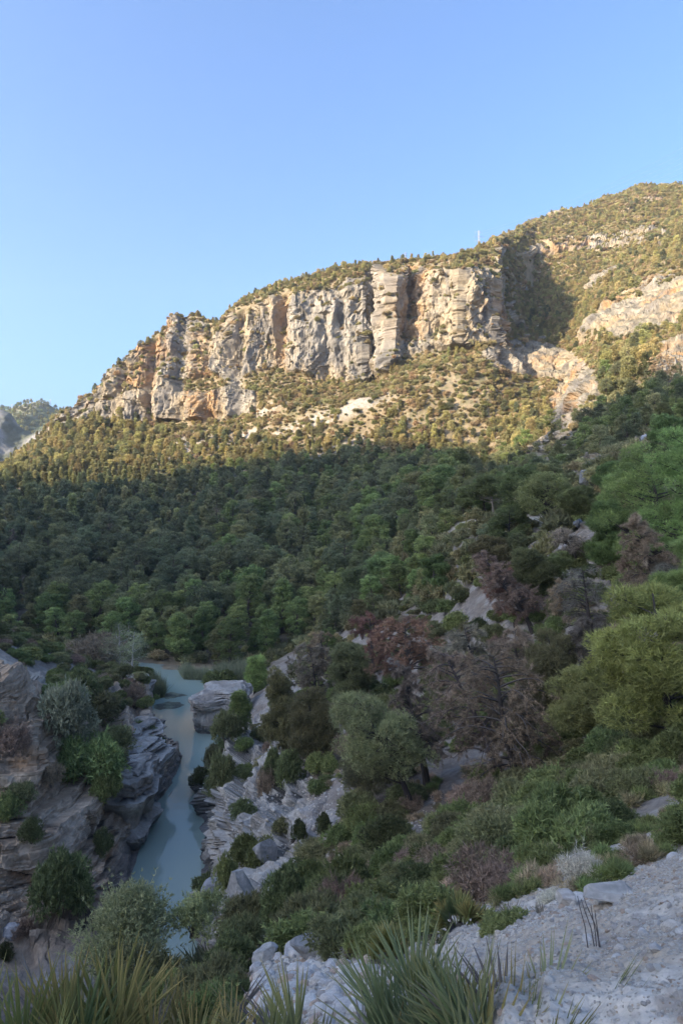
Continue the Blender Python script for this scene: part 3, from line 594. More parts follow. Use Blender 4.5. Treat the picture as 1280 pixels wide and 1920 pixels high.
# scattered plants ------------------------------------------------
def scatter_nodes(name, pts, pick, rot, scl, objs, tilt=None, nonuni=None):
    """ONE object of instanced plants or stones; stuff nobody could count"""
    col_ = bpy.data.collections.new(name + "_kinds")
    for i, o in enumerate(objs):
        o.name = "%s_kind_%02d" % (name, i); col_.objects.link(o)
    me = bpy.data.meshes.new(name); me.vertices.add(len(pts)); me.vertices.foreach_set("co", np.asarray(pts, np.float32).ravel())
    a = me.attributes.new("pick", 'INT', 'POINT'); a.data.foreach_set("value", np.asarray(pick, np.int32))
    a = me.attributes.new("rot", 'FLOAT_VECTOR', 'POINT')
    rv = np.zeros((len(pts), 3), np.float32); rv[:, 2] = rot
    if tilt is not None: rv[:, :2] = tilt
    a.data.foreach_set("vector", rv.ravel())
    a = me.attributes.new("scl", 'FLOAT_VECTOR', 'POINT')
    sv = np.repeat(np.asarray(scl, np.float32)[:, None], 3, 1) if nonuni is None else nonuni * np.asarray(scl)[:, None]
    a.data.foreach_set("vector", sv.astype(np.float32).ravel())
    o = bpy.data.objects.new(name, me); C.objects.link(o)
    ng = bpy.data.node_groups.new(name, 'GeometryNodeTree')
    ng.interface.new_socket("Geometry", in_out='INPUT', socket_type='NodeSocketGeometry'); ng.interface.new_socket("Geometry", in_out='OUTPUT', socket_type='NodeSocketGeometry')
    N = ng.nodes; Lk = ng.links
    gi = N.new('NodeGroupInput'); go = N.new('NodeGroupOutput'); ip = N.new('GeometryNodeInstanceOnPoints'); ci = N.new('GeometryNodeCollectionInfo')
    ci.inputs['Collection'].default_value = col_; ci.inputs['Separate Children'].default_value = True; ci.inputs['Reset Children'].default_value = True
    def na(nm, ty):
        x = N.new('GeometryNodeInputNamedAttribute'); x.data_type = ty; x.inputs['Name'].default_value = nm; return x.outputs['Attribute']
    Lk.new(gi.outputs[0], ip.inputs['Points']); Lk.new(ci.outputs[0], ip.inputs['Instance']); ip.inputs['Pick Instance'].default_value = True
    Lk.new(na("pick", 'INT'), ip.inputs['Instance Index']); Lk.new(na("rot", 'FLOAT_VECTOR'), ip.inputs['Rotation']); Lk.new(na("scl", 'FLOAT_VECTOR'), ip.inputs['Scale'])
    Lk.new(ip.outputs[0], go.inputs[0])
    md = o.modifiers.new("scatter", 'NODES'); md.node_group = ng
    return tag(o, kind='stuff')

rs = np.random.RandomState(11)
e1 = Q[1:, :-1] - Q[:-1, :-1]; e2 = Q[:-1, 1:] - Q[:-1, :-1]
area = np.linalg.norm(np.cross(e1, e2), axis=-1)
sS, sU, sV, sSteep, sD = Sg[:-1, :-1], Ug[:-1, :-1], qv[:-1, :-1], steep[:-1, :-1], Q[:-1, :-1, 1]
sClf = cliff[:-1, :-1]; sScr = screem[:-1, :-1]; sNr = near_rock[:-1, :-1]; sPath = path[:-1, :-1]; sZ = Q[:-1, :-1, 2]
clump = fbm(Q[:-1, :-1], 18, 3, 121)
def candidates(dens, n, seed):
    """n points drawn with probability ~ dens (per square metre) x area"""
    r = np.random.RandomState(seed); wgt = (dens * area).ravel(); tot = wgt.sum(); nn = min(n, r.poisson(tot)); cw = np.cumsum(wgt)
    k = np.searchsorted(cw, r.rand(nn) * tot); i, j = np.unravel_index(k, dens.shape)
    p = Q[i, j] + e1[i, j] * r.rand(nn, 1) + e2[i, j] * r.rand(nn, 1)
    return p, i, j
def thin(p, spacing, keep=None):
    """drop points nearer than spacing (array) to one kept before"""
    cell = {}; out = []; cs = float(np.max(spacing))
    for q in (keep if keep is not None else []): cell.setdefault((int(q[0] // cs), int(q[1] // cs)), []).append((q[0], q[1]))
    for n_, q in enumerate(p):
        a, b = int(q[0] // cs), int(q[1] // cs); s2 = spacing[n_] ** 2; good = True
        for da in (-1, 0, 1):
            for db in (-1, 0, 1):
                for c in cell.get((a + da, b + db), ()):
                    if (c[0] - q[0]) ** 2 + (c[1] - q[1]) ** 2 < s2: good = False; break
                if not good: break
            if not good: break
        if good: cell.setdefault((a, b), []).append((q[0], q[1])); out.append(n_)
    return np.array(out, int)
def shows(p, hh):
    u, v = project(p + np.stack([0 * hh, 0 * hh, hh * .75], -1)); i = np.clip(((u + 200) / BS).astype(int), 0, BW - 1); j = np.clip((v / BS).astype(int), 0, BH - 1)
    inside = (u > -25) & (u < 1305) & (v < 1950)
    return inside & (p[:, 1] < zb[i, j] * 1.03 + 1.5), u, v

def make_dead(seed, h, R, bole=.2, nl=46, nt=5000, k=4, L=.3, w=.025, c1=(.10, .07, .06), c2=(.17, .12, .10), lean=(0, 0), droop=.5, bark=(.075, .062, .056), form='round', bare=False):
    """a dead pine: long limbs that rise and droop, hanging twigs, brown needles only along the twigs"""
    rng = np.random.RandomState(seed); g = Geo(); tg = Geo(); nk = 9; tt = np.linspace(0, 1, nk)
    wob = np.cumsum(rng.normal(size=(nk, 2)) * .02 * h, 0) * .5
    trunk = np.stack([lean[0] * tt ** 1.1 + wob[:, 0] * tt, lean[1] * tt ** 1.1 + wob[:, 1] * tt, h * .96 * tt - .4 * (tt == 0)], 1)
    r0 = .026 * h + .05; V, F_ = tube(trunk, r0 * (1 - .88 * tt), 7); tg.add(V, F_, np.array(bark))
    ends = []; dirs = []; lum = []
    for i in range(nl):
        t = bole + (1 - bole) * (i + rng.rand()) / nl * .98; b0 = np.array([np.interp(t, tt, trunk[:, j]) for j in range(3)]); tf = (t - bole) / (1 - bole)
        a = rng.rand() * 6.283; ln = R * envelope(form, tf) * rng.uniform(.65, 1.12); rise = rng.uniform(.05, .35) * ln; dr = droop * rng.uniform(.5, 1.3) * ln * (1 - .5 * tf)
        q = np.linspace(0, 1, 7)[:, None]; o = np.array([math.cos(a), math.sin(a), 0.]); lat = np.array([-o[1], o[0], 0]) * rng.normal() * .18 * ln
        P_ = b0 + o * ln * q + lat * q * q + np.array([0, 0, 1.]) * (rise * np.sin(q * 2.2) - dr * q ** 2.4)
        P_ += rng.normal(size=P_.shape) * .02 * ln * q
        V, F_ = tube(P_, (r0 * .30 * (1 - .55 * tf) + .01) * (1 - .85 * q[:, 0]), 4); tg.add(V, F_, np.array(bark) * rng.uniform(.9, 1.7))
        lm = rng.uniform(.75, 1.25)
        for _ in range(9 if not bare else 12):
            f = rng.uniform(.25, 1.0); s0 = np.array([np.interp(f, q[:, 0], P_[:, j]) for j in range(3)]); sl_ = ln * rng.uniform(.12, .34)
            dv = unit(o * .7 + rng.normal(size=3) * .75 + np.array([0, 0, -.35 * droop])); e1_ = s0 + dv * sl_ * .55; e2_ = s0 + dv * sl_ + np.array([0, 0, -sl_ * .45 * droop])
            V, F_ = tube([s0, e1_, e2_], [.013, .009, .005], 3); tg.add(V, F_, np.array(bark) * (2.1 if bare else 1.5))
            m_ = max(1, int(nt / nl / 9)); ff = rng.rand(m_, 1); pts = s0 * (1 - ff) ** 2 + 2 * e1_ * ff * (1 - ff) + e2_ * ff ** 2
            ends.append(pts + rng.normal(size=pts.shape) * .05 * sl_); dirs.append(np.repeat(dv[None], m_, 0)); lum.append(np.full((m_, 1), lm))
    E = np.concatenate(ends); Dd = np.concatenate(dirs); Lm = np.concatenate(lum); m = rng.rand(len(E), 1); top = np.clip((E[:, 2:3] / h - .4), 0, .5)
    col_ = (np.array(c1) * (1 - m) + np.array(c2) * m) * Lm * (.8 + .5 * top) * (.8 + .4 * rng.rand(len(E), 1))
    tufts(g, E, Dd + [0, 0, -.2 * droop], L, w, k, col_ * [.88, 1.02, 1.08], rng, .8)
    return tg.arr(), g.arr()
# kinds -----------------------------------------------------------
G1, G2 = ((.066, .098, .036), (.125, .165, .055)), ((.072, .088, .045), (.112, .130, .066))
G3, G4 = ((.056, .072, .044), (.086, .105, .062)), ((.095, .105, .048), (.145, .155, .068))
G5 = ((.125, .125, .05), (.19, .18, .075))  # brighter yellow palette: sunlight put into the leaf colour
BR = ((.14, .085, .065), (.20, .13, .095))
def pal(g): return dict(c1=g[0], c2=g[1])
# unit-height pines: built 10 m tall, scaled when placed
def mid_pines():
    out = []
    sp = [('round', 2.5, .22, G1), ('round', 2.3, .3, G2), ('cone', 2.2, .15, G1), ('round', 2.9, .34, G3), ('umbrella', 3.0, .48, G2), ('cone', 1.9, .16, G3), ('round', 2.1, .2, G4), ('cone', 2.5, .16, G4)]
    for i, (f, R, b, g) in enumerate(sp):
        out.append(make_pine(100 + i, 10, R, f, b, 54, 4200, 3, .36, .10, cl=.29, fill=.3, lean=(rs.normal() * .8, rs.normal() * .5), **pal(g)))
    return out
MIDP = mid_pines()
FARP = []
for i, (f, R, b, g) in enumerate([('round', 2.6, .2, G1), ('round', 2.9, .25, G2), ('cone', 2.2, .12, G2), ('round', 2.4, .3, G3), ('umbrella', 3.3, .42, G3), ('cone', 2.0, .12, G4), ('round', 2.7, .2, G4), ('cone', 2.2, .12, G5), ('round', 2.7, .2, G5)]):
    FARP.append(make_pine(200 + i, 10, R, f, b, 34, 1200, 3, .60, .21, cl=.33, **pal(g)))
SH = [((.085, .095, .04), (.13, .14, .055)), ((.11, .105, .052), (.16, .15, .075)), ((.13, .11, .065), (.185, .155, .095)), ((.065, .075, .04), (.095, .105, .055)), ((.10, .11, .06), (.14, .15, .085))]
FARS = [make_shrub(300 + i, 1.0, 1.05, 300, 3, .34, .13, twigs=3, sprigs=8, c1=SH[i][0], c2=SH[i][1]) for i in range(5)]

def dens_u(lo=-150, hi=1420): return ((sU > lo) & (sU < hi) & (sZ > .4) & (sPath < .3)).astype(float)
noclf = (1 - smooth(.35, .7, sClf))
hgt = lambda s: np.interp(s, [14.4, 15.2, 16, 17, 18, 18.8, 19.6, 22, 24, 26], [6.5, 12.5, 14.5, 13, 10, 7.5, 6.2, 5.2, 6, 6])
# pines
d_for = dens_u() * smooth(14.5, 14.9, sS) * (1 - smooth(18.9, 19.5, sS + .35 * clump)) * (sU < 870) * noclf * .085
d_mid = dens_u() * (sU > 600) * smooth(11.0, 12.0, sS) * (1 - smooth(18.2, 18.8, sS)) * .05 * noclf * (.35 + smooth(-.2, .4, clump)) * (1 - .85 * (sU > 1020) * (sS > 14.3) * (sS < 16))
d_left = dens_u() * (sU < 330) * smooth(18.7, 19.1, sS) * (sS < 20.3) * smooth(360, 230, sU) * .055 * (1 - .9 * sScr)
d_slope = dens_u() * (sS > 18.6) * (sS < 22.3) * noclf * (1 - .9 * sScr) * (.003 + .018 * smooth(.05, .5, clump) + .03 * (sU > 740) * (sV > 740) * (sV < 850) + .025 * (sU > 1120))
rec = (sU > 925) & (sS > 21.5)
d_rec = dens_u() * rec * noclf * (.030 + .045 * ((sU < 1110) & (sV > 480) & (sV < 650)) + .04 * smooth(0, .4, clump))
d_crest = dens_u() * (sS > 23.15) * (sS < 24.35) * (sU <= 925) * .040 * noclf
d_pine = (d_for + d_mid + d_left + d_slope + d_rec + d_crest) * (sSteep < .62)
pp, pi, pj = candidates(d_pine, 60000, 5)
ps = sS[pi, pj]; ph = hgt(ps) * (.6 + .65 * rs.rand(len(pp)))
ph = np.where((sU[pi, pj] < 330) & (ps > 18.7), 7.5 * (.8 + .5 * rs.rand(len(pp))), ph)
ph = np.where((ps < 15) & (pp[:, 1] < 135), 5.8 * (.65 + .6 * rs.rand(len(pp))), ph)
ph = np.where((ps < 18.6) & (sU[pi, pj] > 880), np.interp(pp[:, 1], [60, 250], [5, 5.5]) * (.6 + .7 * rs.rand(len(pp))), ph)
ph = np.where((ps > 22.9), ph * .72, ph)
# reserved spots of the trees set by hand (filled in below)
# trees set one by one where the photograph shows them: base (u, v), top v, crown width, form, lean, label
def spot(ub, vb, vt):
    p = at(ub, vb); h = (vb - vt) / F * p[1]; return p, h
BARKD = (.06, .05, .045)
SPECIAL = []   # (kind, ub, vb, ut, vt, width, form, bole, options, label)
def sp(*a, **k): SPECIAL.append((a, k))
# green pines
sp('g', 775, 1522, 668, 1290, 175, 'round', .38, 'leaning green pine with bare lower twigs beside the scree above the gorge', c1=(0.083, 0.093, 0.053), c2=(0.128, 0.149, 0.072), twig=3)
sp('g', 600, 1440, 572, 1288, 92, 'round', .22, 'slim olive green pine on the gorge rim next to the leaning pine', c1=(0.077, 0.084, 0.043), c2=(0.128, 0.130, 0.058), twig=1)
sp('g', 545, 1425, 508, 1240, 92, 'cone', .12, 'tall dull green pine standing closest to the pale rock block in the river', c1=(0.067, 0.073, 0.038), c2=(0.118, 0.116, 0.053))
sp('g', 690, 1505, 700, 1370, 110, 'round', .3, 'shaded pine with a black trunk under the leaning green pine', c1=(0.062, 0.065, 0.048), c2=(0.093, 0.098, 0.058), twig=2)
sp('g', 660, 1335, 648, 1200, 82, 'round', .2, 'bushy green pine between two reddish dead pines', c1=(0.067, 0.074, 0.043), c2=(0.103, 0.112, 0.058))
sp('g', 447, 1378, 450, 1290, 58, 'cone', .05, 'small bright green pine growing on the rock block in the river', c1=(0.077, 0.112, 0.038), c2=(0.128, 0.167, 0.053))
sp('g', 478, 1300, 482, 1225, 40, 'round', .1, 'young bright green pine behind the rock block', c1=(0.088, 0.121, 0.038), c2=(0.139, 0.177, 0.058))
sp('g', 1262, 1405, 1215, 1080, 290, 'round', .2, 'big yellow green pine with a thick dark trunk on the slope', c1=(0.093, 0.107, 0.034), c2=(0.149, 0.172, 0.048), twig=2)
sp('g', 1130, 1395, 1120, 1245, 170, 'round', .15, 'low wide yellow green pine in front of the big pine', c1=(0.088, 0.102, 0.038), c2=(0.139, 0.158, 0.053), twig=1)
sp('g', 1050, 1345, 1040, 1175, 120, 'round', .15, 'olive green pine beside the grey dead pines', c1=(0.077, 0.079, 0.043), c2=(0.118, 0.116, 0.058), twig=1)
sp('g', 1000, 1395, 1005, 1255, 110, 'round', .15, 'dull green pine under the olive pine next to the dead stand', c1=(0.067, 0.070, 0.048), c2=(0.103, 0.102, 0.062), twig=1)
sp('g', 1235, 1075, 1225, 820, 190, 'round', .12, 'tall bright green pine rising above the brown dead pine', c1=(0.057, 0.098, 0.029), c2=(0.098, 0.158, 0.043))
sp('g', 1300, 1080, 1300, 790, 190, 'round', .15, 'bright green pine cut by the picture edge above the big yellow pine', c1=(0.057, 0.098, 0.029), c2=(0.098, 0.158, 0.043))
sp('g', 1165, 1020, 1165, 860, 100, 'round', .1, 'bright green pine over the boulder on the path', c1=(0.057, 0.093, 0.031), c2=(0.098, 0.149, 0.048))
sp('g', 1135, 1080, 1140, 930, 80, 'round', .1, 'bright green young pine just below the path boulder', c1=(0.057, 0.093, 0.031), c2=(0.098, 0.149, 0.048))
sp('g', 1290, 1200, 1290, 1000, 120, 'round', .1, 'bright green pine at the far end of the dead brown pine', c1=(0.062, 0.093, 0.031), c2=(0.098, 0.149, 0.048))
sp('g', 1250, 870, 1252, 772, 72, 'umbrella', .3, 'lone flat topped pine on the bare slope above the bright pines', c1=(0.057, 0.084, 0.029), c2=(0.088, 0.130, 0.043))
sp('g', 1150, 935, 1147, 860, 60, 'umbrella', .3, 'small flat topped pine next to the grey rock outcrop', c1=(0.057, 0.084, 0.029), c2=(0.088, 0.130, 0.043))
sp('g', 925, 968, 918, 884, 96, 'umbrella', .5, 'flat topped pine with pale forked stems beside the path', c1=(0.057, 0.074, 0.029), c2=(0.093, 0.121, 0.048), twig=2, bark=(.25, .2, .16))
sp('g', 885, 970, 880, 905, 55, 'umbrella', .4, 'smaller flat topped pine at the path bend', c1=(0.057, 0.074, 0.029), c2=(0.093, 0.121, 0.048))
sp('g', 980, 992, 985, 870, 100, 'round', .35, 'dense dark green pine on the path edge with a bare trunk', c1=(0.052, 0.074, 0.029), c2=(0.088, 0.121, 0.043), twig=1)
sp('g', 1018, 995, 1030, 880, 110, 'round', .38, 'broad green pine with several stems over the path', c1=(0.062, 0.079, 0.034), c2=(0.098, 0.126, 0.048), twig=1)
sp('g', 1118, 985, 1078, 905, 82, 'umbrella', .45, 'leaning pine with a rounded tuft beside the boulder', c1=(0.062, 0.079, 0.034), c2=(0.098, 0.126, 0.048), twig=1)
sp('g', 952, 1030, 950, 940, 80, 'round', .2, 'green pine just below the path edge pines', c1=(0.057, 0.074, 0.034), c2=(0.093, 0.116, 0.048))
sp('g', 930, 1085, 915, 1000, 88, 'umbrella', .3, 'olive green spreading pine above the leaning dead pine', c1=(0.077, 0.079, 0.038), c2=(0.123, 0.121, 0.053), twig=1)
sp('g', 1020, 1125, 985, 1022, 92, 'round', .3, 'green pine with open layers under the bare bank', c1=(0.062, 0.074, 0.038), c2=(0.103, 0.116, 0.053), twig=2)
sp('g', 1052, 1090, 1052, 1028, 50, 'round', .2, 'small green pine against the pale rocky bank', c1=(0.062, 0.079, 0.038), c2=(0.098, 0.121, 0.053))
sp('g', 722, 1115, 716, 1030, 66, 'round', .15, 'bright rounded pine in the middle of the mixed slope', c1=(0.062, 0.088, 0.038), c2=(0.098, 0.135, 0.053))
sp('g', 815, 1125, 812, 1035, 62, 'round', .12, 'bright green pine beside the top of the tall leaning dead pine', c1=(0.062, 0.093, 0.034), c2=(0.098, 0.140, 0.048))
sp('g', 668, 1150, 665, 1060, 72, 'round', .15, 'dark green pine below the bright rounded pine', c1=(0.057, 0.079, 0.038), c2=(0.088, 0.116, 0.053))
# dead pines
sp('d', 972, 1492, 895, 1205, 215, 'round', .16, 'large drooping dead pine with rusty brown needles and a black trunk', c1=(0.092, 0.062, 0.045), c2=(0.158, 0.105, 0.074), twig=7, droop=.45)
sp('d', 945, 1470, 830, 1215, 170, 'round', .2, 'dead brown pine leaning over the scree beside the large drooping one', c1=(0.098, 0.071, 0.055), c2=(0.153, 0.110, 0.084), twig=6, droop=.4)
sp('d', 800, 1470, 742, 1235, 125, 'cone', .2, 'greyish dead pine leaning behind the green pine over the scree', c1=(0.098, 0.078, 0.065), c2=(0.139, 0.110, 0.091), twig=7, droop=.4)
sp('d', 770, 1290, 752, 1150, 150, 'umbrella', .2, 'reddest dead pine with full rusty crown', c1=(0.118, 0.060, 0.040), c2=(0.180, 0.098, 0.060), twig=3, droop=.2)
sp('d', 700, 1270, 690, 1143, 95, 'round', .2, 'dark red dead pine beside the rusty crowned one', c1=(0.109, 0.057, 0.041), c2=(0.158, 0.088, 0.059), twig=3, droop=.2)
sp('d', 590, 1330, 580, 1200, 95, 'round', .2, 'purplish grey dead pine behind the rim pines', c1=(0.112, 0.081, 0.071), c2=(0.147, 0.113, 0.096), twig=5, droop=.2)
sp('d', 612, 1270, 600, 1182, 55, 'round', .2, 'small reddish dead pine behind the purplish one', c1=(0.109, 0.066, 0.050), c2=(0.150, 0.098, 0.070), twig=3)
sp('d', 1000, 1185, 888, 1028, 135, 'cone', .22, 'tall leaning dead pine with thin grey brown twigs', c1=(0.116, 0.081, 0.065), c2=(0.161, 0.113, 0.087), twig=8)
sp('d', 965, 1175, 940, 1060, 85, 'round', .25, 'rust tinted dead pine beside the tall leaning one', c1=(0.127, 0.066, 0.045), c2=(0.171, 0.102, 0.066), twig=6)
sp('d', 1108, 1205, 1085, 1055, 110, 'round', .2, 'bluish grey bare dead pine with fine twigs', c1=(0.112, 0.101, 0.093), c2=(0.153, 0.137, 0.124), twig=9)
sp('d', 1115, 1265, 1110, 1150, 85, 'round', .15, 'dark purplish grey dead pine above the olive pine', c1=(0.085, 0.071, 0.067), c2=(0.116, 0.099, 0.091), twig=8)
sp('d', 1058, 1160, 1054, 1080, 50, 'round', .15, 'small pinkish tan dead pine in the middle of the stand', c1=(0.175, 0.118, 0.084), c2=(0.238, 0.169, 0.122), twig=3)
sp('d', 1235, 1140, 1185, 955, 140, 'cone', .18, 'brown topped dead pine beside the bright green pines', c1=(0.121, 0.091, 0.064), c2=(0.184, 0.142, 0.096), twig=5)
sp('d', 1270, 1160, 1255, 1050, 90, 'round', .2, 'dark bare dead pine behind the brown topped one', c1=(0.076, 0.064, 0.058), c2=(0.102, 0.091, 0.082), twig=9)
sp('d', 1085, 1060, 1052, 985, 70, 'round', .3, 'leafless dead pine on the bank under the path', c1=(0.130, 0.101, 0.084), c2=(0.175, 0.137, 0.113), twig=9)
sp('d', 905, 1300, 868, 1165, 120, 'round', .15, 'pale grey brown dead pine above the large drooping one', c1=(0.121, 0.096, 0.084), c2=(0.166, 0.137, 0.113), twig=6)
sp('d', 970, 1290, 958, 1170, 95, 'round', .15, 'faded brown dead pine between grey ones', c1=(0.116, 0.081, 0.067), c2=(0.157, 0.113, 0.093), twig=6)
sp('d', 410, 1005, 408, 950, 36, 'round', .1, 'single dead brown pine in the green forest above the bare patch', c1=(0.121, 0.078, 0.058), c2=(0.157, 0.110, 0.080), twig=2)
sp('d', 28, 1040, 26, 990, 34, 'cone', .1, 'dead purplish pine at the dark end of the forest', c1=(0.112, 0.081, 0.071), c2=(0.147, 0.110, 0.093), twig=2)
sp('d', 208, 1025, 206, 980, 26, 'round', .1, 'narrow dead brown pine in the dark part of the forest', c1=(0.112, 0.078, 0.064), c2=(0.147, 0.110, 0.084), twig=2)
sp('d', 1240, 740, 1240, 660, 60, 'round', .2, 'sunlit orange brown dead pine on the far rocky slope', c1=(0.184, 0.128, 0.075), c2=(0.247, 0.174, 0.100), twig=2)
keep_pts = []
SOWN = []
for n_, (a, k) in enumerate(SPECIAL):
    kind, ub, vb, ut, vt, wd, form, bole, lab_ = a
    p, h = spot(ub, vb, vt); d = p[1]; R = wd / 2 / F * d
    px = d / 682.0                                 # size of one picture cell of the render at this distance
    k = dict(k); tw = k.pop('twig', 0)
    big_ = h > 7
    ratio = R / h
    cl = .25 if R > 3 else .31 if R > 2.2 else .38
    if d < 75:
        nt, kk, L, w = (11000, 5, max(.20, 3.2 * px), max(.028, .42 * px))
        if kind == 'd': nt, kk, L, w = int(8000), 5, max(.22, 3.2 * px), max(.018, .26 * px)
    else:
        nt, kk, L, w = 6000, 4, max(.28, 2.6 * px), max(.06, .5 * px)
        if kind == 'd': nt, kk, L, w = 5000, 4, .32, .05
    if kind == 'd' and 'bare' in lab_ or 'leafless' in lab_: nt = int(nt * .35); w *= .6
    ncl = (80 if R > 3 else 54) if big_ else 30
    lean = ((ut - ub) / F * d * .9, rs.normal() * .05 * h)
    if kind == 'd':
        bare_ = 'bare' in lab_ or 'leafless' in lab_
        parts = make_dead(500 + n_, h, R * 1.05, max(bole, .12), 52 if d < 75 else 34, nt, kk, L, w, lean=lean, droop=k.get('droop', .3), c1=k['c1'], c2=k['c2'], form=form, bare=bare_)
    else: parts = make_pine(500 + n_, h, R * .86, form, bole, ncl, nt, kk, L, w, cl=cl, lean=lean, twig=tw, flat=.7, fill=.3,
                      spread=.9, bark=k.pop('bark', BARKD if kind == 'g' else (.085, .072, .066)), tr=1.15 if kind == 'd' else 1.0, **k)
    # the crown envelope rises past its nominal height a little: bring it to the seen height
    top = max(parts[0][0][:, 2].max(), parts[1][0][:, 2].max()); parts = [tuple([V * np.array([1, 1, h / top]), F_, c_]) for (V, F_, c_) in parts]
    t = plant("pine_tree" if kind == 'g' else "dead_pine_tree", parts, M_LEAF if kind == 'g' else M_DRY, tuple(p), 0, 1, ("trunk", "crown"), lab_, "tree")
    keep_pts.append(p); SOWN.append((p, R))
SP_xy = np.array([p[:2] for p, _ in SOWN]); SP_R = np.array([r for _, r in SOWN])
def clear_of(p, f=.8):
    dd = np.linalg.norm(p[:, None, :2] - SP_xy[None], axis=-1); return (dd > SP_R[None] * f).all(1)
# the rest of the pines
m = clear_of(pp, .75); pp, pi, pj, ph = pp[m], pi[m], pj[m], ph[m]
uu_, vv_ = project(pp)
m = ~((uu_ > 855) & (pp[:, 1] < 95) & (vv_ > 1200)) & ~((uu_ > 560) & (uu_ < 830) & (vv_ > 1340))
m &= ~((np.abs(uu_ - 740) < 22) & (vv_ > 960) & (vv_ < 1040) & (pp[:, 1] > 150))
pp, pi, pj, ph = pp[m], pi[m], pj[m], ph[m]
kp = thin(pp, ph * np.where(sS[pi, pj] < 18.6, .42, .46)); pp, pi, pj, ph = pp[kp], pi[kp], pj[kp], ph[kp]
vis_, pu, pv = shows(pp, ph); size = ph / pp[:, 1] * vis_
order = np.argsort(-size); N_IND = 262; ind = order[:N_IND]; rest = order[N_IND:]
print("pines", len(pp), "visible", vis_.sum())
roots = {}; restset = set(rest.tolist())
def pick_kind(i):
    u_, v_ = pu[i], pv[i]; r = rs.rand()
    if sS[pi[i], pj[i]] > 18.9 and i in restset: return rs.choice([8, 9, 9, 8, 5, 6, 3])  # sunlit slopes mostly take the palettes with sunlight in their colour
    if u_ < 330 and v_ < 905: return rs.choice([2, 7, 7])
    if u_ < 400 and v_ < 1100: return rs.choice([3, 5, 1, 3])
    if v_ > 1130 and u_ < 560: return rs.choice([0, 2, 6, 2, 7, 0])
    return rs.choice([0, 0, 1, 2, 3, 4, 6])
def zone_label(i):
    u_, v_ = pu[i], pv[i]
    if u_ > 600 and pp[i, 1] < 145: return ("green pine on the mixed slope between the path and the gorge", "pines scattered between the path and the gorge")
    if v_ > 1120: return ("bright green pine in the belt behind the river reeds", "bright pines behind the river reeds")
    if u_ < 400: return ("dark green pine of the shaded forest under the tapering end of the mountain", "dark pines of the shaded forest")
    return ("green pine of the shaded forest under the big cliff", "pines of the forest under the big cliff")
for i in ind:
    k = int(pick_kind(i)); lb, gr_ = zone_label(i)
    sc1 = ph[i] / 10.0; sc3 = (sc1 * (.9 + .25 * rs.rand()), sc1 * (.9 + .25 * rs.rand()), sc1)
    if k not in roots:
        r = plant("pine_tree", MIDP[k], M_LEAF, tuple(pp[i]), rs.rand() * 6.28, 1, ("trunk", "crown"), lb, "tree", gr_); r.scale = sc3; roots[k] = r
    else: dup(roots[k], tuple(pp[i]), rs.rand() * 6.28, sc3, lb, gr_)
far_objs = [merged_mesh("k", a, b, M_LEAF) for a, b in FARP]
kmap = {8: 7, 9: 8, 0: 0, 1: 1, 2: 2, 3: 3, 4: 4, 5: 5, 6: 6, 7: 5}
if len(rest):
    pk = [kmap[int(pick_kind(i))] for i in rest]
    scatter_nodes("pine_forest", pp[rest] - [0, 0, .15], pk, rs.rand(len(rest)) * 6.28, ph[rest] / 10.0 * 1.03, far_objs, nonuni=.85 + .4 * rs.rand(len(rest), 3))

# far shrubs ------------------------------------------------------
d_s = dens_u() * (sS > 18.4) * (sS < 24.6) * noclf * (1 - .93 * sScr) * (.12 + .34 * smooth(-.35, .4, clump) + .12 * (sU > 900)) * (sSteep < .7)
d_s += dens_u() * (sS > 20.8) * (sS < 22.2) * (sU > 200) * (sU < 940) * noclf * .25
d_s += dens_u() * (sS > 21.9) * smooth(.3, .6, sClf) * (sSteep < .5) * .10
d_s += dens_u() * (sS > 14.3) * (sS < 15.1) * (sU < 640) * .5
d_s += dens_u() * (sS > 15.1) * (sS < 18.5) * .05
d_s += dens_u() * (sU > 560) * (sS > 11.5) * (sS < 18.6) * (.16 + .3 * (sU > 760) * (sU < 1000)) * noclf
sp_, si, sj = candidates(d_s, 90000, 8)
sh = (.75 + 1.7 * rs.rand(len(sp_)) ** 2) * np.where(sS[si, sj] < 18.5, .8, 1.0)
m = clear_of(sp_, .35); sp_, si, sj, sh = sp_[m], si[m], sj[m], sh[m]
kp = thin(sp_, sh * .62); sp_, si, sj, sh = sp_[kp], si[kp], sj[kp], sh[kp]
print("far shrubs", len(sp_))
lit_ = sS[si, sj] > 18.8
pk = np.where(lit_, rs.choice([0, 1, 1, 2, 2, 4], len(sp_)), rs.choice([0, 3, 3, 4, 1], len(sp_)))  # yellower kinds on sunlit slopes, darker ones below: light put into leaf colour
scatter_nodes("hillside_scrub", sp_ - [0, 0, .1], pk, rs.rand(len(sp_)) * 6.28, sh, [merged_mesh("k", a, b, M_LEAF) for a, b in FARS], nonuni=.75 + .55 * rs.rand(len(sp_), 3))
# trees on the far hill
hp = hillP[:, :-1].reshape(-1, 3); hi_ = rs.choice(len(hp), 2600); 
scatter_nodes("far_woodland", hp[hi_], rs.randint(0, 7, len(hi_)), rs.rand(len(hi_)) * 6.28, .5 + .5 * rs.rand(len(hi_)), [merged_mesh("k", a, b, M_LEAF) for a, b in FARP])
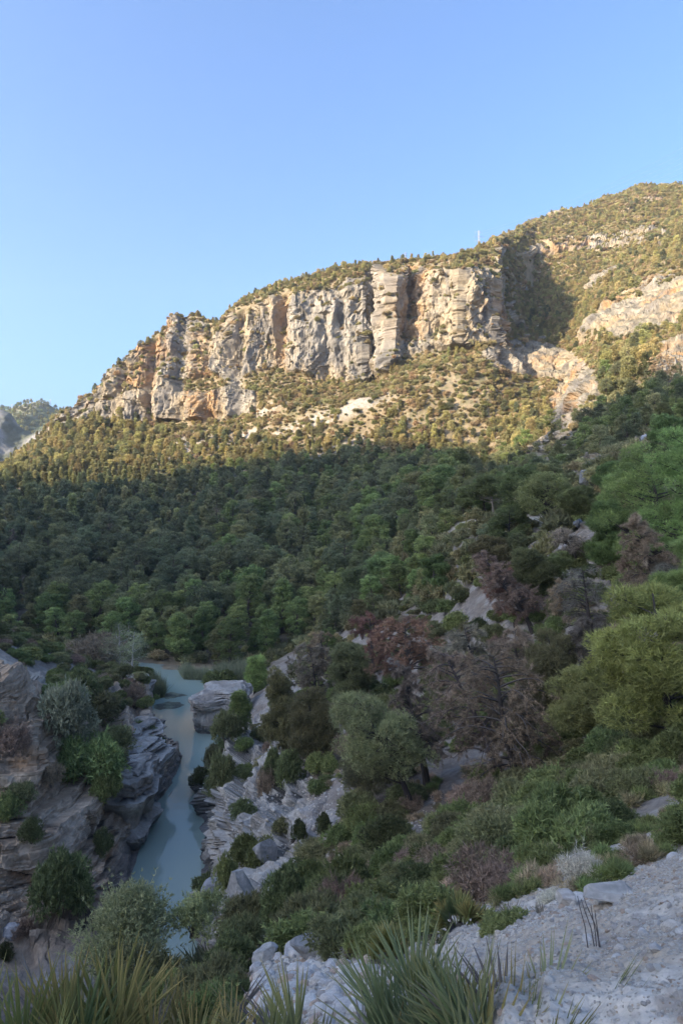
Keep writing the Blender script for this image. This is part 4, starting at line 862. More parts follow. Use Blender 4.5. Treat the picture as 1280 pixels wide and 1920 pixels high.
# ------------------------------------------------------------------ rocks and stones
import bmesh
def rock_arrays(seed, sub=3, cuts=9, rough=.12, box=0.0):
    bm = bmesh.new(); bmesh.ops.create_icosphere(bm, subdivisions=sub, radius=1); V = np.array([v.co[:] for v in bm.verts]); F_ = np.array([[v.index for v in f.verts] for f in bm.faces]); bm.free()
    rng = np.random.RandomState(seed)
    if box: V = np.sign(V) * np.abs(V) ** (1 - box); V /= np.abs(V).max()
    for _ in range(cuts):
        n_ = unit(rng.normal(size=3)); dcut = .55 + .35 * rng.rand(); dd = V @ n_; V = V - np.clip(dd - dcut, 0, None)[:, None] * n_
    V = V * (1 + rough * fbm(V + seed, .9, 3, seed))[:, None]
    return V, F_
def rock_mesh(name, seed, sub, dims, base_col, cuts=9, rough=.12, box=0., link=False, mat=None, beds=0):
    V, F_ = rock_arrays(seed, sub, cuts, rough, box); V = V * np.array(dims) * .5
    if beds:
        zz = V[:, 2] + .06 * V[:, 0]; rr = hash3(np.floor(zz / beds), zz * 0, zz * 0, seed); V[:, :2] *= (1 - .22 * rr)[:, None]
    c = np.array(base_col) * (.85 + .3 * hash3(V[:, 0] * 40, V[:, 1] * 40, V[:, 2] * 40, seed)[:, None]) * (1 + .25 * fbm(V, max(dims) * .25, 3, seed))[:, None]
    return to_mesh(name, V, F_, mat or M_FORE, c, link=link)
M_BOULD = rock_mat("boulder_rock", 6.0, .6, .05)
def boulder(u, v, wpx, hpx, seed, lab_, colr=(.36, .35, .34), box=.35, depth=.9, sink=.15, name="boulder", beds=0, cuts=10, rough=.10, group=None, rz=None):
    p = at(u, v); d = p[1]; q_ = .82 if d > 30 else 1; w = wpx / F * d * q_; h = hpx / F * d * q_; sink = .35 if d > 30 else sink
    o = rock_mesh(name, seed, 4, (w, w * depth, h * (1 + sink)), colr, cuts, rough, box, True, M_BOULD, beds)
    o.location = (p[0], p[1] + w * depth * .25, p[2] + h * (1 - sink) * .5); o.rotation_euler = (0, 0, rs.rand() * .6 - .3 if rz is None else rz)
    return tag(o, lab_, "rock", group)
boulder(592, 1800, 100, 32, 1, "large flat grey boulder at the top of the white rubble gully", (.24, .235, .225), .45, .9, .3, "boulder", 0, 13, .18)
boulder(497, 1806, 52, 30, 2, "rounded white boulder at the gully edge under the dark bushes", (.33, .32, .30), .2, .9, .3, "boulder", 0, 13, .18)
boulder(452, 1812, 60, 24, 3, "low smooth white boulder beside the grass clump", (.42, .42, .42), .2)
boulder(552, 1795, 40, 22, 4, "small pale boulder between the flat grey boulder and the round one", (.42, .41, .40), .2)
boulder(640, 1790, 46, 26, 5, "pale broken slab to the side of the flat grey boulder", (.46, .45, .44), .3)
boulder(1150, 1690, 130, 16, 6, "long flat pale slab half buried in the gravel bank", (.34, .315, .28), .4, .6)
boulder(1065, 1700, 46, 22, 7, "white stone block at the foot of the green bushes", (.36, .33, .295), .3)
boulder(1002, 1510, 36, 42, 8, "upright grey boulder behind the bushes near the black trunks", (.30, .32, .31), .4)
boulder(568, 1628, 42, 56, 9, "split blocky grey boulder at the foot of the scree", (.26, .25, .235), .55)
boulder(500, 1625, 72, 66, 12, "largest grey boulder of the gorge rim, rounded and cracked", (.27, .26, .25), .35)
boulder(455, 1740, 100, 120, 15, "massive pale rock with a steep face over the shaded gap", (.27, .26, .245), .5, .9, .1, "boulder", 0, 12, .2)
boulder(400, 1730, 70, 90, 16, "dark weathered rock under the massive pale rock", (.25, .25, .26), .4, .9, .1)
boulder(1086, 985, 26, 18, 19, "dark rounded boulder resting on the pale path", (.17, .18, .19), .2)
boulder(1118, 982, 26, 16, 20, "paler boulder beside the dark one on the path", (.30, .29, .28), .3)
boulder(1112, 905, 66, 40, 21, "craggy blue grey rock outcrop above the path", (.22, .22, .22), .0, .9, .2, "rock_outcrop", 0, 16, .38)
boulder(1145, 900, 26, 44, 22, "upright grey crag at the side of the outcrop", (.20, .20, .205), .0, .9, .2, "rock_outcrop", 0, 16, .38)
boulder(1222, 833, 40, 22, 23, "low grey rocks on the shaded slope above the outcrop", (.30, .31, .33), .3, .9, .2, "rock_outcrop", 0, 16, .38)
boulder(1060, 1045, 50, 36, 24, "bare pinkish rock bank under the path pines", (.36, .32, .29), .3, .9, .3, "rock_outcrop", 0, 12, .18)
boulder(1150, 1062, 30, 20, 25, "pale rock next to the brown topped dead pine", (.40, .37, .36), .3)
# left side
boulder(268, 1552, 60, 26, 26, "low dark boulder standing in the river", (.22, .225, .23), .3, .8, .25)
boulder(262, 1585, 34, 20, 27, "small grey boulder at the water line under the bedded wall", (.26, .26, .26), .3, .8, .25)
boulder(15, 1760, 46, 26, 28, "rounded boulder on the flat ledge under the wall", (.33, .32, .32), .3)
boulder(405, 1392, 30, 10, 29, "flat grey stone at the water edge below the rim", (.30, .30, .30), .3)
# rock block in the river
Z0 = -1.2
def block(name, uc, d, wpx, dep, top_px, seed, lab_):
    V, F_ = rock_arrays(seed, 6, 0, .0, .62); x = (uc - 640) / F * d; w = wpx / F * d; ztop = H + (960 - top_px) / F * (d - dep * .3); hh = ztop - Z0
    V = V * np.array([w / 2, dep / 2, hh / 2]); V[:, 2] += hh / 2 + Z0; V[:, 0] += x; V[:, 1] += d
    N_ = unit((V - [x, d, hh / 2]) * [1 / w, 1 / dep, .3 / hh])
    Nh_ = unit(N_ * [1, 1, .15])
    so3, ck3, br3, t3, th3 = strata(V, seed + 40, 1.1, 3.0, (.03, .0)); sm3, cm3, _, _, _ = strata(V, seed + 50, .4, 1.0, (.03, 0))
    V = V + Nh_ * (1.7 * so3 + .5 * sm3 - .5 * ck3 - .2 * cm3 + .6 * (np.floor(3 * fbm(V, 2.6, 2, seed + 8)) / 3) + .9 * fbm(V, 4, 3, seed) + .5 * (t3 - .5) * th3)[:, None]; V[:, 2] += .35 * fbm(V, 1.6, 3, seed + 3) * (V[:, 2] > 2)
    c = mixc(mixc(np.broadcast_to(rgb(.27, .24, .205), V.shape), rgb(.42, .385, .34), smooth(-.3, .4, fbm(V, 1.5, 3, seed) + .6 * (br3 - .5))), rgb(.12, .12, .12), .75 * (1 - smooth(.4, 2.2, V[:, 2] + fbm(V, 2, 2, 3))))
    c = mixc(c, rgb(.06, .055, .05), .8 * smooth(.4, .8, ck3))
    tag(to_mesh(name, V, F_, M_NEAR, c), lab_, "rock")
block("river_rock", 418, 113, 90, 12, 1297, 3, "massive bedded grey rock block standing in the river")
block("river_rock", 261, 83, 78, 9, 1408, 7, "dark bedded rock nose jutting into the river from the wall")
block("river_rock", 262, 92, 62, 9, 1366, 8, "upright split rock above the dark bedded nose")
block("river_rock", 286, 97, 22, 7, 1362, 9, "narrow rock pillar at the water beside the split rock")
block("river_rock", 243, 74, 70, 8, 1442, 12, "lower bedded rock bastion under the dark nose")
block("river_rock", 246, 116, 50, 10, 1280, 13, "pale flat topped rock behind the split rock next to the reeds")

stone_kinds = [rock_mesh("k", 60 + i, 2, (1, .8 + .2 * (i % 3), .45 + .12 * (i % 4)), c, 8, .1) for i, c in enumerate([(.48, .445, .395), (.42, .385, .335), (.36, .33, .295), (.47, .41, .335), (.45, .42, .375), (.38, .29, .22), (.53, .50, .45)])]
def uvm(u0, u1): return (sU > u0) & (sU < u1)
gully = (sU > 395) & (sU < 700)
r1 = (sS > .9) & (sS < 3.6) & (sU > 330) & (sU < 1400)
d_st = r1 * (gully * 620. + (~gully) * 1500.) * np.interp(sD, [2.5, 4.5], [2.4, 1.]) * (.35 + 1.1 * smooth(-.4, .5, fbm(Q[:-1, :-1], .9, 2, 131)))
stp, ti, tj = candidates(d_st, 190000, 21)
sz_ = np.exp(rs.normal(size=len(stp)) * .55) * np.where(gully[ti, tj], .032, .0135) * np.interp(stp[:, 1], [2, 4, 8], [.7, 1.1, 1.5]); sz_ = np.clip(sz_, .006, .20)
us_, vs_ = project(stp); inn = (us_ > 0) & (us_ < 1280) & (vs_ < 1925)
o_ = np.argsort(-(sz_ / stp[:, 1]) * inn); sind = o_[:240]; srest = o_[240:]
scatter_nodes("gravel", stp[srest], rs.choice([0, 0, 1, 1, 2, 2, 3, 4, 4, 5, 6], len(srest)), rs.rand(len(srest)) * 6.28, sz_[srest], stone_kinds, tilt=rs.normal(size=(len(srest), 2)) * .3, nonuni=.7 + .6 * rs.rand(len(srest), 3))
proto_s = [rock_mesh("stone", 160 + i, 3, (1, .8, .55), c, 9, .12) for i, c in enumerate([(.54, .51, .47), (.47, .44, .41), (.40, .38, .36), (.50, .45, .39), (.42, .32, .25)])]
for i in sind:
    k_ = int(rs.choice([0, 0, 1, 1, 2, 3, 4])); s_ = proto_s[k_].copy(); C.objects.link(s_); s_.location = tuple(stp[i] + [0, 0, sz_[i] * .12]); s_.scale = (sz_[i] * 1.15,) * 3
    s_.rotation_euler = (rs.normal() * .25, rs.normal() * .25, rs.rand() * 6.28)
    g_ = us_[i] < 700
    tag(s_, "loose angular white stone in the rubble gully between the palms" if g_ else "loose pale stone on the gravel bank behind the big palm", "stone", "white stones of the rubble gully" if g_ else "pale stones of the gravel bank")
# rubble on the bare slopes further down
bare = np.clip(blob(560, 1560, 110, 110) + blob(820, 1560, 130, 40, ang=-32) + blob(1060, 1060, 90, 50), 0, 1)[:-1, :-1]
d_r2 = bare * (sS > 4) * (sS < 14) * 6.5 * (sU > 370)
r2, a_, b_2 = candidates(d_r2, 9000, 22)
scatter_nodes("scree_stones", r2, rs.randint(0, 5, len(r2)), rs.rand(len(r2)) * 6.28, np.clip(np.exp(rs.normal(size=len(r2)) * .6) * .10, .04, .45), stone_kinds, tilt=rs.normal(size=(len(r2), 2)) * .3)

# ------------------------------------------------------------------ bushes near the view point
def nshrub(seed, R, h, **k): return make_shrub(seed, R, h, **k)
NK = {
 'green': dict(nt=2600, k=4, L=.13, w=.045, c1=(.060, .085, .030), c2=(.105, .135, .048), twigs=8, ncl=22),
 'olive': dict(nt=2300, k=4, L=.13, w=.04, c1=(.075, .085, .042), c2=(.115, .125, .062), twigs=10, ncl=20),
 'dark': dict(nt=2500, k=4, L=.12, w=.045, c1=(.045, .060, .028), c2=(.075, .095, .040), twigs=6, ncl=18),
 'brown': dict(nt=1700, k=4, L=.16, w=.022, c1=(.095, .075, .062), c2=(.14, .11, .092), twigs=14, ncl=16),
 'grey': dict(nt=1500, k=4, L=.20, w=.016, c1=(.19, .195, .20), c2=(.28, .285, .29), twigs=14, ncl=14),
 'silver': dict(nt=2600, k=4, L=.12, w=.04, c1=(.11, .13, .10), c2=(.16, .18, .14), twigs=6, ncl=18),
}
NP = {}
for i, (kk_, o_k) in enumerate(NK.items()):
    for j in range(2): NP[kk_, j] = nshrub(700 + 10 * i + j, 1.0, 1.15, **o_k)
NR = {}
def put_shrub(kind, p, R, hs, lab_, group=None, rz=None, name="shrub"):
    j = rs.randint(0, 2); key = (kind, j); rz = rs.rand() * 6.28 if rz is None else rz; sc = (R, R, R * hs); dry = kind in ('brown', 'grey')
    if key not in NR:
        r = plant(name, NP[key], M_DRY if dry else M_LEAF, tuple(p), rz, 1, ("stem", "crown"), lab_, "bush", group); r.scale = sc; NR[key] = r
    else: r = dup(NR[key], tuple(p), rz, sc, lab_); 
    if group: r["group"] = group
    elif "group" in r: del r["group"]
    return r
def shrub_at(kind, ub, vb, wpx, hpx, lab_):
    p = at(ub, vb); d = p[1]; R = wpx / 2 / F * d; h = hpx / F * d
    BXY.append((p[0], p[1], R)); return put_shrub(kind, p - [0, 0, .1], R, h / (1.15 * R), lab_)
BXY = []
shrub_at('dark', 110, 1725, 120, 118, "large dark bush hanging on the wall over the flat ledge")
shrub_at('silver', 125, 1395, 105, 115, "silvery green bush on top of the bedded wall")
shrub_at('green', 165, 1470, 125, 95, "wide green bush above the bedded ledges")
shrub_at('brown', 20, 1415, 70, 65, "dark brown bush against the pale blocky rock")
shrub_at('dark', 150, 1320, 80, 60, "dark green bush behind the silvery one")
shrub_at('green', 110, 1312, 95, 30, "low olive green bush along the edge of the sand slope")
shrub_at('olive', 205, 1350, 90, 56, "brownish green bush over the split river rock")
shrub_at('brown', 250, 1322, 50, 40, "brown bush on the pale flat topped rock")
shrub_at('olive', 225, 1405, 70, 46, "olive bush in the cleft above the dark nose")
shrub_at('brown', 180, 1240, 110, 50, "brown thicket on the bank over the sand slope")
shrub_at('green', 55, 1238, 44, 26, "bright green bush at the top of the sand slope")
shrub_at('silver', 300, 1414, 30, 20, "small green bush on the tip of the dark nose")
shrub_at('green', 197, 1500, 60, 60, "narrow green bush beside the cleft in the wall")
shrub_at('dark', 190, 1600, 40, 46, "dark bush in the gap of the lower wall")
shrub_at('olive', 35, 1500, 60, 34, "olive shrub on an orange stained ledge")
shrub_at('green', 12, 1530, 60, 44, "mossy green shrub at the picture edge on the wall")
shrub_at('brown', 95, 1470, 50, 44, "brown twiggy shrub on the blocky wall")
shrub_at('dark', 60, 1570, 44, 40, "dark little shrub under the overhanging ledge")
shrub_at('brown', 40, 1755, 46, 30, "brown low shrub on the flat ledge")
shrub_at('dark', 10, 1795, 30, 30, "dark green tuft on the flat ledge")
shrub_at('green', 425, 1665, 46, 66, "dark green bush in the shaded gap of the gorge rim")
shrub_at('dark', 390, 1700, 50, 60, "dark bush on the water face of the gorge rim")
shrub_at('olive', 415, 1500, 60, 90, "grey green bush over the edge of the gorge rim")
shrub_at('olive', 400, 1440, 44, 44, "olive bush at the narrow end of the gorge rim")
shrub_at('green', 460, 1450, 36, 18, "small dark green cushion on the smooth slab")
shrub_at('dark', 455, 1530, 50, 30, "dark cushion under the cracked block")
shrub_at('dark', 455, 1620, 30, 24, "tiny dark shrub between the rim boulders")
shrub_at('brown', 500, 1500, 40, 60, "dry brown bush between the rim blocks and the scree")
shrub_at('dark', 515, 1475, 50, 70, "dark bush under the slim olive pine")
shrub_at('dark', 545, 1470, 60, 60, "shadowy bush at the foot of the rim pines")
shrub_at('dark', 560, 1575, 30, 40, "spiky dark tuft in the scree")
shrub_at('dark', 607, 1560, 32, 36, "second spiky tuft higher on the scree")
shrub_at('olive', 530, 1565, 44, 30, "thin olive shrub in the middle of the scree")
shrub_at('brown', 642, 1745, 100, 105, "rounded reddish brown dry bush above the rubble gully")
shrub_at('green', 560, 1780, 70, 46, "fresh green bush beside the dry brown one")
shrub_at('olive', 470, 1770, 120, 95, "big grey brown bush over the gorge end of the gully")
shrub_at('dark', 540, 1745, 110, 110, "big dark bush between the gorge rim and the dry brown bush")
shrub_at('green', 655, 1690, 130, 86, "broad dark green bush under the scree")
shrub_at('green', 590, 1690, 90, 70, "dark green bush under the split boulder")
shrub_at('grey', 1092, 1655, 90, 74, "pale grey leafless twiggy bush in the green thicket")
shrub_at('grey', 1035, 1690, 60, 36, "small pale dead twigs beside the leafless bush")
shrub_at('green', 955, 1735, 110, 44, "low fresh green bush along the gravel edge")
shrub_at('dark', 725, 1590, 100, 60, "black green bush under the leaning pine trunk")
shrub_at('olive', 405, 1880, 60, 50, "low green plant at the side of the white rubble")
shrub_at('olive', 310, 1900, 90, 60, "shaded bush under the olive shrub")
shrub_at('green', 388, 1345, 30, 26, "bright yellow green bush on the face of the river block")
shrub_at('dark', 395, 1300, 34, 18, "dark cushion on top of the river block")
shrub_at('green', 412, 1290, 60, 34, "bright green bush behind the river block")
shrub_at('olive', 420, 1385, 60, 50, "grey green bush between the river block and the bank")
shrub_at('green', 440, 1352, 40, 44, "green bush at the water side of the small bright pine")
bx = np.array(BXY)
dnr = ((sU > 560) & (sS > 3.06) & (sS < 11.5)).astype(float)
dnr *= 1 - .93 * np.clip(blob(560, 1545, 110, 105) + blob(800, 1555, 120, 34, ang=-34) + blob(700, 1500, 60, 50) + blob(900, 1440, 120, 50), 0, 1)[:-1, :-1]
dens = dnr * np.interp(sD, [4, 12, 30, 60], [1.3, .75, .40, .20])
dl = ((sU < 300) & (sU > -60) & (sS > 8.5) & (sS < 13.3) & (sZ > 1)) * (sSteep < .5) * np.where(sS > 11, .22, .06) * (1 - ((sU < 80) & (sS > 10.3) & (sS < 12.3)))
dr_ = ((sU > 380) & (sU < 560) & (sS > 6) & (sS < 11) & (sZ > 1)) * .014
cp, ci_, cj_ = candidates(dens + dl + dr_, 6000, 31)
cR = np.interp(cp[:, 1], [4, 9, 20, 45, 110], [.26, .42, .8, 1.15, 1.2]) * (.65 + .75 * rs.rand(len(cp)))
m = (np.linalg.norm(cp[:, None, :2] - bx[None, :, :2], axis=-1) > bx[None, :, 2] * .9).all(1); cp, ci_, cj_, cR = cp[m], ci_[m], cj_[m], cR[m]
kp = thin(cp, cR * .95); cp, ci_, cj_, cR = cp[kp], ci_[kp], cj_[kp], cR[kp]
vis_, cu, cv = shows(cp, cR); order = np.argsort(-(cR / cp[:, 1]) * vis_); NS = 225
print("near shrubs", len(cp), vis_.sum())
def skind(i): 
    return rs.choice(['green', 'green', 'olive', 'olive', 'dark', 'brown'], p=[.27, .17, .22, .16, .10, .08]) if cu[i] > 350 else rs.choice(['olive', 'brown', 'dark', 'green'], p=[.35, .3, .2, .15])
SLAB = {0: ("evergreen bush in the thicket between the gravel bank and the dead pines", "bushes of the thicket behind the gravel bank"),
        1: ("bush growing on the mixed slope above the dead pines", "bushes of the slope above the dead pines"), 2: ("bush on the rocky bank on the river side opposite the scree", "bushes of the rocky bank across the river"),
        3: ("little bush rooted in the rocks of the gorge rim", "bushes of the gorge rim")}
for i in order[:NS]:
    z_ = 2 if cu[i] < 340 else 3 if cu[i] < 560 else 0 if cp[i, 1] < 42 else 1
    put_shrub(skind(i), cp[i] - [0, 0, .12 * cR[i]], cR[i], .75 + .5 * rs.rand(), SLAB[z_][0], SLAB[z_][1])
rst = order[NS:]
if len(rst):
    kn = [merged_mesh("k", *NP[q, 0], M_DRY if q in ('brown', 'grey') else M_LEAF) for q in ('green', 'olive', 'dark', 'brown')]
    scatter_nodes("undergrowth", cp[rst] - [0, 0, .1], rs.choice([0, 0, 1, 1, 2, 3], len(rst)), rs.rand(len(rst)) * 6.28, cR[rst], kn, nonuni=.8 + .4 * rs.rand(len(rst), 3))
# low herbs between the bushes
dh = dnr * (sD < 60) * np.interp(sD, [4, 15, 60], [9, 3, .8]) * (.4 + smooth(-.2, .4, fbm(Q[:-1, :-1], 3, 2, 141)))
hp2, _, _ = candidates(dh, 7000, 33)
herb = [merged_mesh("k", *make_shrub(800 + i, 1, .9, 160, 4, .5, .06, c1=c1, c2=c2, twigs=2, sprigs=0, ncl=5, up=.8), M_LEAF) for i, (c1, c2) in enumerate([((.06, .085, .03), (.11, .14, .05)), ((.09, .09, .05), (.15, .14, .08)), ((.12, .10, .075), (.19, .16, .12))])]
scatter_nodes("ground_cover", hp2, rs.choice([0, 0, 1, 2], len(hp2)), rs.rand(len(hp2)) * 6.28, np.interp(hp2[:, 1], [4, 15, 60], [.10, .22, .45]) * (.6 + .8 * rs.rand(len(hp2))), herb)
# ------------------------------------------------------------------ fan palms
def blade(g, base, d, nrm, L, w, c, droop, rng, fold=.5, tipc=None):
    """a folded leaflet: two strips meeting on the midrib, narrowing to a point, bending down"""
    d = d / np.linalg.norm(d); s_ = np.cross(d, nrm); s_ /= np.linalg.norm(s_) + 1e-9; nrm = np.cross(s_, d)
    ts = np.array([0, .3, .65, 1.0]); ww = np.array([.45, 1, .8, .04]) * w * .5; V = []
    for t, wi in zip(ts, ww):
        p = base + d * L * t + np.array([0, 0, -1.]) * droop * L * t * t
        V += [p - s_ * wi + nrm * wi * fold, p, p + s_ * wi + nrm * wi * fold]
    F_ = []
    for i in range(3):
        a = i * 3; b = a + 3
        F_ += [[a, a + 1, b + 1], [a, b + 1, b], [a + 1, a + 2, b + 2], [a + 1, b + 2, b + 1]]
    cc = np.repeat((np.array(c)[None] * (1 - ts[:, None] ** 3) + np.array(tipc if tipc is not None else c)[None] * ts[:, None] ** 3), 3, 0)
    g.add(np.array(V), np.array(F_), cc)
GRN = [((.075, .115, .045), (.11, .15, .07)), ((.10, .125, .04), (.15, .16, .07)), ((.085, .125, .075), (.13, .17, .11))]
def make_palm(seed, nfr, pet, bl, nl=16, spread=58, w=.014, pal_=2, dry=.2, lo=15, hi=85, arc=(0, 360)):
    rng = np.random.RandomState(seed); g = Geo(); gd = Geo(); st = Geo()
    V, F_ = tube([[0, 0, -.15], [0, 0, .02], [0, 0, .08]], [.05 + bl * .05, .05 + bl * .06, .02], 8); st.add(V, F_, np.array([.10, .08, .06]))
    for f in range(nfr):
        isdry = rng.rand() < dry; G_ = gd if isdry else g
        az = math.radians(arc[0] + (arc[1] - arc[0]) * rng.rand()); el = math.radians(lo + (hi - lo) * rng.rand() ** .8) if not isdry else math.radians(rng.uniform(-5, 50))
        d = np.array([math.cos(az) * math.cos(el), math.sin(az) * math.cos(el), math.sin(el)]); pl = pet * (.6 + .7 * rng.rand())
        b0 = np.array([math.cos(az), math.sin(az), 0]) * .04; tip = b0 + d * pl + np.array([0, 0, -.08 * pl])
        c1, c2 = GRN[rng.choice([pal_, pal_, 0, 1])]; c = np.array([1.5, 1.32, .85]) * (np.array(c1) + (np.array(c2) - c1) * rng.rand()); tc_ = c * [1.5, 1.15, .9]
        if isdry: c = np.array(((.17, .14, .115), (.13, .10, .085), (.22, .19, .16))[rng.randint(3)]); tc_ = c * 1.15
        V, F_ = tube([b0, (b0 + tip) / 2 + [0, 0, .02], tip], [.006, .005, .004], 4); G_.add(V, F_, c)
        roll = rng.uniform(-1.3, 1.3); side = np.cross(d, [0, 0, 1.]); side /= np.linalg.norm(side) + 1e-9; upv = np.cross(side, d)
        side = side * math.cos(roll) + upv * math.sin(roll); nrm = np.cross(d, side)
        sprd = spread * 1.1 * (.45 if isdry else rng.uniform(.45, 1.05)); n_ = nl if not isdry else max(6, nl // 2); fc = rng.uniform(.1, .5)
        for i in range(n_):
            a = math.radians(sprd * (2 * (i + .5) / n_ - 1) + rng.normal() * 1.6)
            dd = d * math.cos(a) + side * math.sin(a) + nrm * (fc * (1 - math.cos(a)) + rng.normal() * .05)
            blade(G_, tip, dd, nrm, bl * (1 - .28 * (a / 1.2) ** 2) * (.85 + .25 * rng.rand()), w * 1.1 * (.8 + .4 * rng.rand()), c * (.85 + .3 * rng.rand()), rng.uniform(0, .12) + (.15 if isdry else 0), rng, .55, tc_)
    return st.arr(), g.arr(), (gd.arr() if gd.n else None)
M_FROND = foliage_mat("palm_frond", .25, .05, .45)
def palm(u, d, z, lab_, seed, nfr, pet, bl, group=None, **k):
    if d < 4: nfr = max(5, int(nfr * .72))
    if d < 4 and u < 600: z -= 8 / F * d
    a, b, c = make_palm(seed, nfr, pet, bl, **k)
    r = empty("fan_palm", ((u - 640) / F * d, d, z)); tag(r, lab_, "palm", group)
    to_mesh("stem", *a[:2], M_BARK, a[2], parent=r); to_mesh("crown", *b[:2], M_FROND, b[2], parent=r)
    if c is not None: to_mesh("dead_fronds", *c[:2], M_FROND, c[2], parent=r)
    return r
zpx = lambda v, d, k_=0: H + (960 - v + (0 if v > 2000 else 0)) / F * d if 1 else 0
_z = lambda v, d: H + (960 - v) / F * d
palm(800, 2.55, zpx(2075, 2.55), "large blue green fan palm filling the middle of the bottom edge", 1, 38, .25, .36, nl=18, w=.012, dry=.12, lo=12, hi=75)
palm(930, 2.45, zpx(2110, 2.45), "fan palm with upright stiff fronds joined to the large blue green one", 2, 28, .24, .34, nl=16, w=.012, dry=.30, lo=30, hi=80)
palm(1060, 2.4, zpx(2090, 2.4), "withered brown ended fan palm at the gravel side of the large palm", 3, 16, .2, .32, nl=14, w=.010, dry=.6, lo=25, hi=75)
palm(680, 2.75, zpx(2100, 2.75), "low fan palm spreading toward the rubble gully", 4, 22, .24, .36, nl=16, w=.012, dry=.15, lo=10, hi=60)
palm(20, 2.5, zpx(2130, 2.5), "fan palm with long thin green fingers in the corner of the picture", 5, 16, .26, .38, nl=14, w=.012, pal_=0, dry=.1, lo=35, hi=88)
palm(165, 2.7, zpx(2110, 2.7), "tall yellow green fan palm below the olive shrub", 6, 26, .30, .40, nl=15, w=.014, pal_=1, dry=.25, lo=45, hi=88, spread=40)
palm(310, 2.8, zpx(2090, 2.8), "yellow green fan palm with upright fronds beside the rubble gully", 7, 22, .26, .38, nl=15, w=.013, pal_=1, dry=.3, lo=45, hi=88, spread=38)
palm(90, 3.2, zpx(2060, 3.2), "fan palm with purplish dry fronds behind the corner palm", 8, 16, .26, .34, nl=14, w=.012, pal_=0, dry=.55, lo=25, hi=80)
palm(240, 2.35, zpx(2170, 2.35), "dry purplish fan palm between the two yellow green ones", 9, 16, .24, .34, nl=13, w=.011, pal_=0, dry=.6, lo=35, hi=85, spread=40)
palm(470, 2.6, zpx(2110, 2.6), "small fan palm with a few upright fingers in front of the rubble gully", 10, 8, .2, .32, nl=12, w=.010, pal_=2, dry=.15, lo=55, hi=88, spread=34)
palm(400, 2.5, zpx(2140, 2.5), "sparse fan palm with leaning fingers at the gully edge", 11, 8, .2, .32, nl=12, w=.011, pal_=1, dry=.3, lo=45, hi=85, spread=36)
palm(555, 2.9, zpx(2110, 2.9), "low fan palm tuft between the gully and the large palm", 12, 7, .18, .3, nl=12, w=.011, pal_=2, dry=.1, lo=35, hi=75, spread=36)
palm(600, 2.6, zpx(2070, 2.6), "low outer fan palm leaning over the stones of the gully", 14, 18, .24, .34, nl=16, w=.012, dry=.15, lo=8, hi=55)
palm(1000, 2.35, zpx(2080, 2.35), "fan palm with dark green fingers in front of the gravel bank", 15, 24, .24, .34, nl=15, w=.012, dry=.25, lo=15, hi=70)
palm(860, 2.3, zpx(2110, 2.3), "fan palm with grey green fronds between the large palm and the stiff one", 16, 24, .24, .34, nl=16, w=.012, dry=.2, lo=20, hi=70)
def palm_at(u, v, lab_, seed, nfr, rpx, **k):
    p = at(u, v); r = rpx / F * p[1]
    return palm(u, p[1], p[2], lab_, seed, nfr, r * .42, r * .62, **k)
palm_at(862, 1745, "dark green fan palm in the thicket above the large blue green palm", 20, 30, 66, nl=12, w=.03, pal_=0, lo=10)
palm_at(745, 1800, "mid green fan palm at the edge of the thicket by the gully", 21, 30, 60, nl=12, w=.03, pal_=1, dry=.3, lo=10)
palm_at(690, 1790, "yellowish fan palm next to the dry brown bush", 22, 22, 46, nl=12, w=.03, pal_=1, dry=.3, lo=10)
palm_at(345, 1850, "dark fan palm hanging over the river below the olive shrub", 23, 26, 60, nl=12, w=.035, pal_=0, lo=5)
palm_at(790, 1720, "small fan palm among dry grass in the thicket", 24, 16, 36, nl=10, w=.03, pal_=0, dry=.4, lo=10)
palm_at(560, 1575, "tiny dark fan palm rooted in the scree", 25, 14, 20, nl=8, w=.09, pal_=0, lo=5)
# grass clump by the gully, grass tufts
def grass_clump(seed, n_, R, L, w, c1, c2, droop=.35):
    rng = np.random.RandomState(seed); g = Geo()
    for i in range(n_):
        az = rng.rand() * 6.283; el = rng.uniform(.6, 1.5); d = np.array([math.cos(az) * math.cos(el), math.sin(az) * math.cos(el), math.sin(el)])
        m_ = rng.rand(); blade(g, np.array([rng.normal() * R, rng.normal() * R, 0]), d, np.array([math.sin(az), math.cos(az), .3]), L * (.5 + .6 * rng.rand()), w, np.array(c1) * (1 - m_) + np.array(c2) * m_, droop * rng.rand(), rng, .2)
    return g.arr()
def tuft_at(u, v, hpx, lab_, seed, n_, c1, c2, wf=.05, Rf=.18):
    p = at(u, v); L = hpx / F * p[1]
    a = grass_clump(seed, n_, L * Rf, L, L * wf, c1, c2); o = to_mesh("grass_tuft", *a[:2], M_FROND, a[2]); o.location = tuple(p); return tag(o, lab_, "grass tuft")
tuft_at(405, 1835, 66, "rounded green grass clump beside the white rubble", 1, 420, (.085, .105, .05), (.14, .155, .08))
tuft_at(375, 1830, 60, "darker grass clump touching the rounded one", 2, 300, (.07, .09, .045), (.11, .13, .07))
tuft_at(955, 1722, 40, "pale straw coloured grass tuft in the low green bush", 3, 70, (.22, .19, .12), (.30, .26, .17), .04)
tuft_at(1010, 1712, 26, "small dry grass tuft on the gravel edge", 4, 50, (.20, .17, .12), (.27, .23, .16), .04)
tuft_at(820, 1775, 40, "yellow grass tuft at the foot of the dark green fan palm", 5, 90, (.13, .13, .06), (.20, .18, .09), .04)
